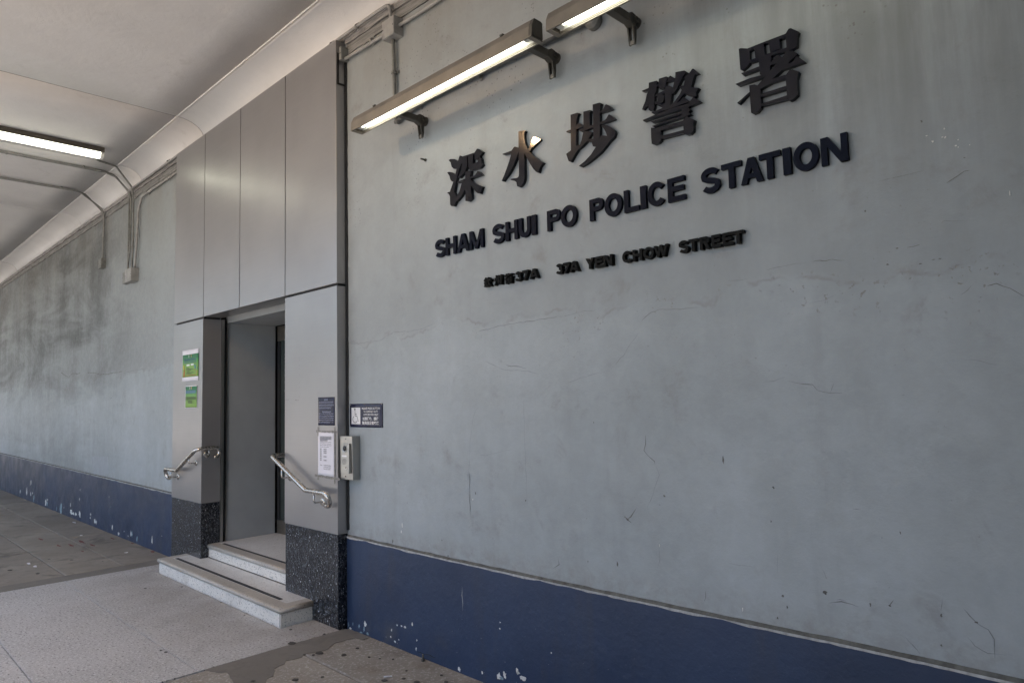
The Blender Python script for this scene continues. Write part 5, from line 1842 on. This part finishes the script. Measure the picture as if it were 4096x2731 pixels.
conduit('thin grey conduit running beside another across the ceiling towards the wall', [(-4.855, -1.9, ZCEIL - .02), (-4.875, -.36, ZCEIL - .02), (-4.93, -.22, 4.462), (-5.03, -.055, 4.335), (-5.03, -.03, 4.25)], .011, cg,
        [((-4.865, -1.35, ZCEIL - .02), (0, 1, 0))], fr_=.05, normal=(0, 0, 1))
conduit('grey conduit looping from the ceiling lamp over the cove and down the wall', [(-4.18, -.80, ZCEIL - .05), (-4.30, -.70, ZCEIL - .015), (-4.50, -.52, ZCEIL - .015), (-4.58, -.32, ZCEIL - .015), (-4.84, -.07, 4.35), (-4.87, -.04, 4.25), (-4.88, -.03, 3.75), (-4.90, -.03, 3.32)], .011, cg,
        [((-4.885, -.03, 3.60), (0, 0, 1))], fr_=.06)
jbox('pale junction box, left of the pair hung at the conduit ends', -5.19, -5.045, 3.165, 3.315, .05, cg)
jbox('pale junction box, right and lower of the pair hung at the conduit ends', -4.965, -4.735, 3.150, 3.315, .085, cw)
conduit('grey conduit across the ceiling to the lone box on the far wall', [(-5.87, -1.9, ZCEIL - .02), (-5.90, -.46, ZCEIL - .02), (-5.95, -.36, ZCEIL - .03), (-6.12, -.07, 4.345), (-6.145, -.032, 4.25), (-6.15, -.03, 3.65)], .0105, cg,
        [((-5.893, -.60, ZCEIL - .02), (0, 1, 0)), ], fr_=.05, normal=(0, 0, 1))
conduit('second grey conduit lying close beside the run to the lone box', [(-5.935, -1.9, ZCEIL - .02), (-5.945, -.40, ZCEIL - .02), (-6.00, -.30, 4.475), (-6.185, -.06, 4.335), (-6.19, -.03, 4.24), (-6.19, -.03, 3.65)], .009, cg,
        [((-6.19, -.03, 3.95), (0, 0, 1))], fr_=.05)
jbox('small grey junction box hanging alone on the far wall', -6.27, -6.135, 3.525, 3.66, .055, cg)

# bolt and small fixings on the wall
t = thing('wall_bolt', 'small rusty bolt sticking out of the wall below the long lamp', 'bolt')
p = on_y(*c2(1065, 1358), y=0)
bm = bmesh.new()
add_tube(bm, [(p.x, .002, p.z), (p.x, -.040, p.z)], .006, 8)
obj('shank', bm, M['lamp_dark'], t)
bm = bmesh.new()
add_lathe(bm, (p.x, .0, p.z), (0, -1, 0), [(.011, 0), (.011, .006)], 6)
obj('nut', bm, M['lamp_dark'], t)

# ------------------------------------------------------------------ litter
def butt(px, ln, ang, label, z=0.0):
    p = on_z(*px, z=0)
    t = thing('cigarette_butt', label, 'litter', 'litter on the pavement')
    d = Vector((math.cos(ang), math.sin(ang), 0))
    c_ = Vector((p.x, p.y, z + .0045))
    tube('paper', [c_ - d * ln / 2, c_ + d * ln * .25], .0042, M['white'], t, 8)
    tube('filter', [c_ + d * ln * .255, c_ + d * ln / 2], .0043, M['white'], t, 8)
    return t


butt(cR(592, 1420), .048, .9, 'white cigarette butt on the worn concrete near the navy band', -.004)
butt(l8(665, 871), .10, .1, 'white cigarette stub lying by the far wall foot', -.003)


def scrap(px, rx, ry, label, z, seed, mat='white'):
    p = on_z(*px, z=0)
    p.z = z
    o = blob('paper_scrap', p, rx, ry, 'z', M[mat], None, seed, n=9, th=.003, jag=.4)
    tag(o, label, 'litter', 'litter on the pavement')


scrap(l8(258, 1236), .045, .012, 'tiny pale scrap on the left slabs, farther of two together', -.002, 501)
scrap(l8(317, 1262), .045, .012, 'tiny pale scrap on the left slabs, nearer of two together', -.002, 502)
scrap(l8(1135, 1138), .020, .018, 'yellowish scrap on the dirty slabs beside the lower step', -.002, 503, 'sign_w')
scrap(l8(727, 984), .020, .012, 'white speck of litter midway along the dirty slabs', -.002, 504)
t = thing('steel_stub', 'short dark metal stub standing in the concrete at the wall foot', 'stub')
p = on_z(*cR(922, 1268), z=0)
bm = bmesh.new()
add_tube(bm, [(p.x, p.y, -.01), (p.x, p.y, .036)], .006, 8)
add_tube(bm, [(p.x, p.y, -.01), (p.x, p.y, .008)], .011, 8)
obj('post', bm, M['lamp_dark'], t)

# ------------------------------------------------------------------ arcade columns along the street edge (behind the camera)
for k_, (x, hw) in enumerate(((-18, .27), (-12.9, .27), (-7.9, .27), (5.9, 2.3), (11.2, .27))):  # the broad pier is invented, unseen, to dim the right end of the wall
    t = thing('arcade_column', ['arcade column farthest along the street edge', 'arcade column second from the far end of the street edge', 'arcade column opposite the far grimy wall',
                                'broad added pier behind the viewpoint, keeping sky light off the right wall', 'arcade column at the near end of the street edge'][k_], 'column', 'arcade columns')
    box('shaft', (x - hw, ARC_Y - .27, -.02), (x + hw, ARC_Y + .27, ZCEIL - .12), M['wall'], t, .02)
    box('base', (x - hw - .04, ARC_Y - .31, -.021), (x + hw + .04, ARC_Y + .31, .6), M['blue'], t, .01)
    box('capital', (x - hw - .07, ARC_Y - .34, ZCEIL - .12), (x + hw + .07, ARC_Y + .34, ZCEIL + .02), M['ceil'], t, .01)
t = thing('end_wall', 'plain rendered wall closing the near end of the arcade', 'wall')
box('plaster', (12.6, ARC_Y - .5, -.02), (12.9, -.001, ZCEIL + .03), M['wall'], t)
box('plinth', (12.585, ARC_Y - .51, -.02), (12.61, -.02, .62), M['blue'], t)
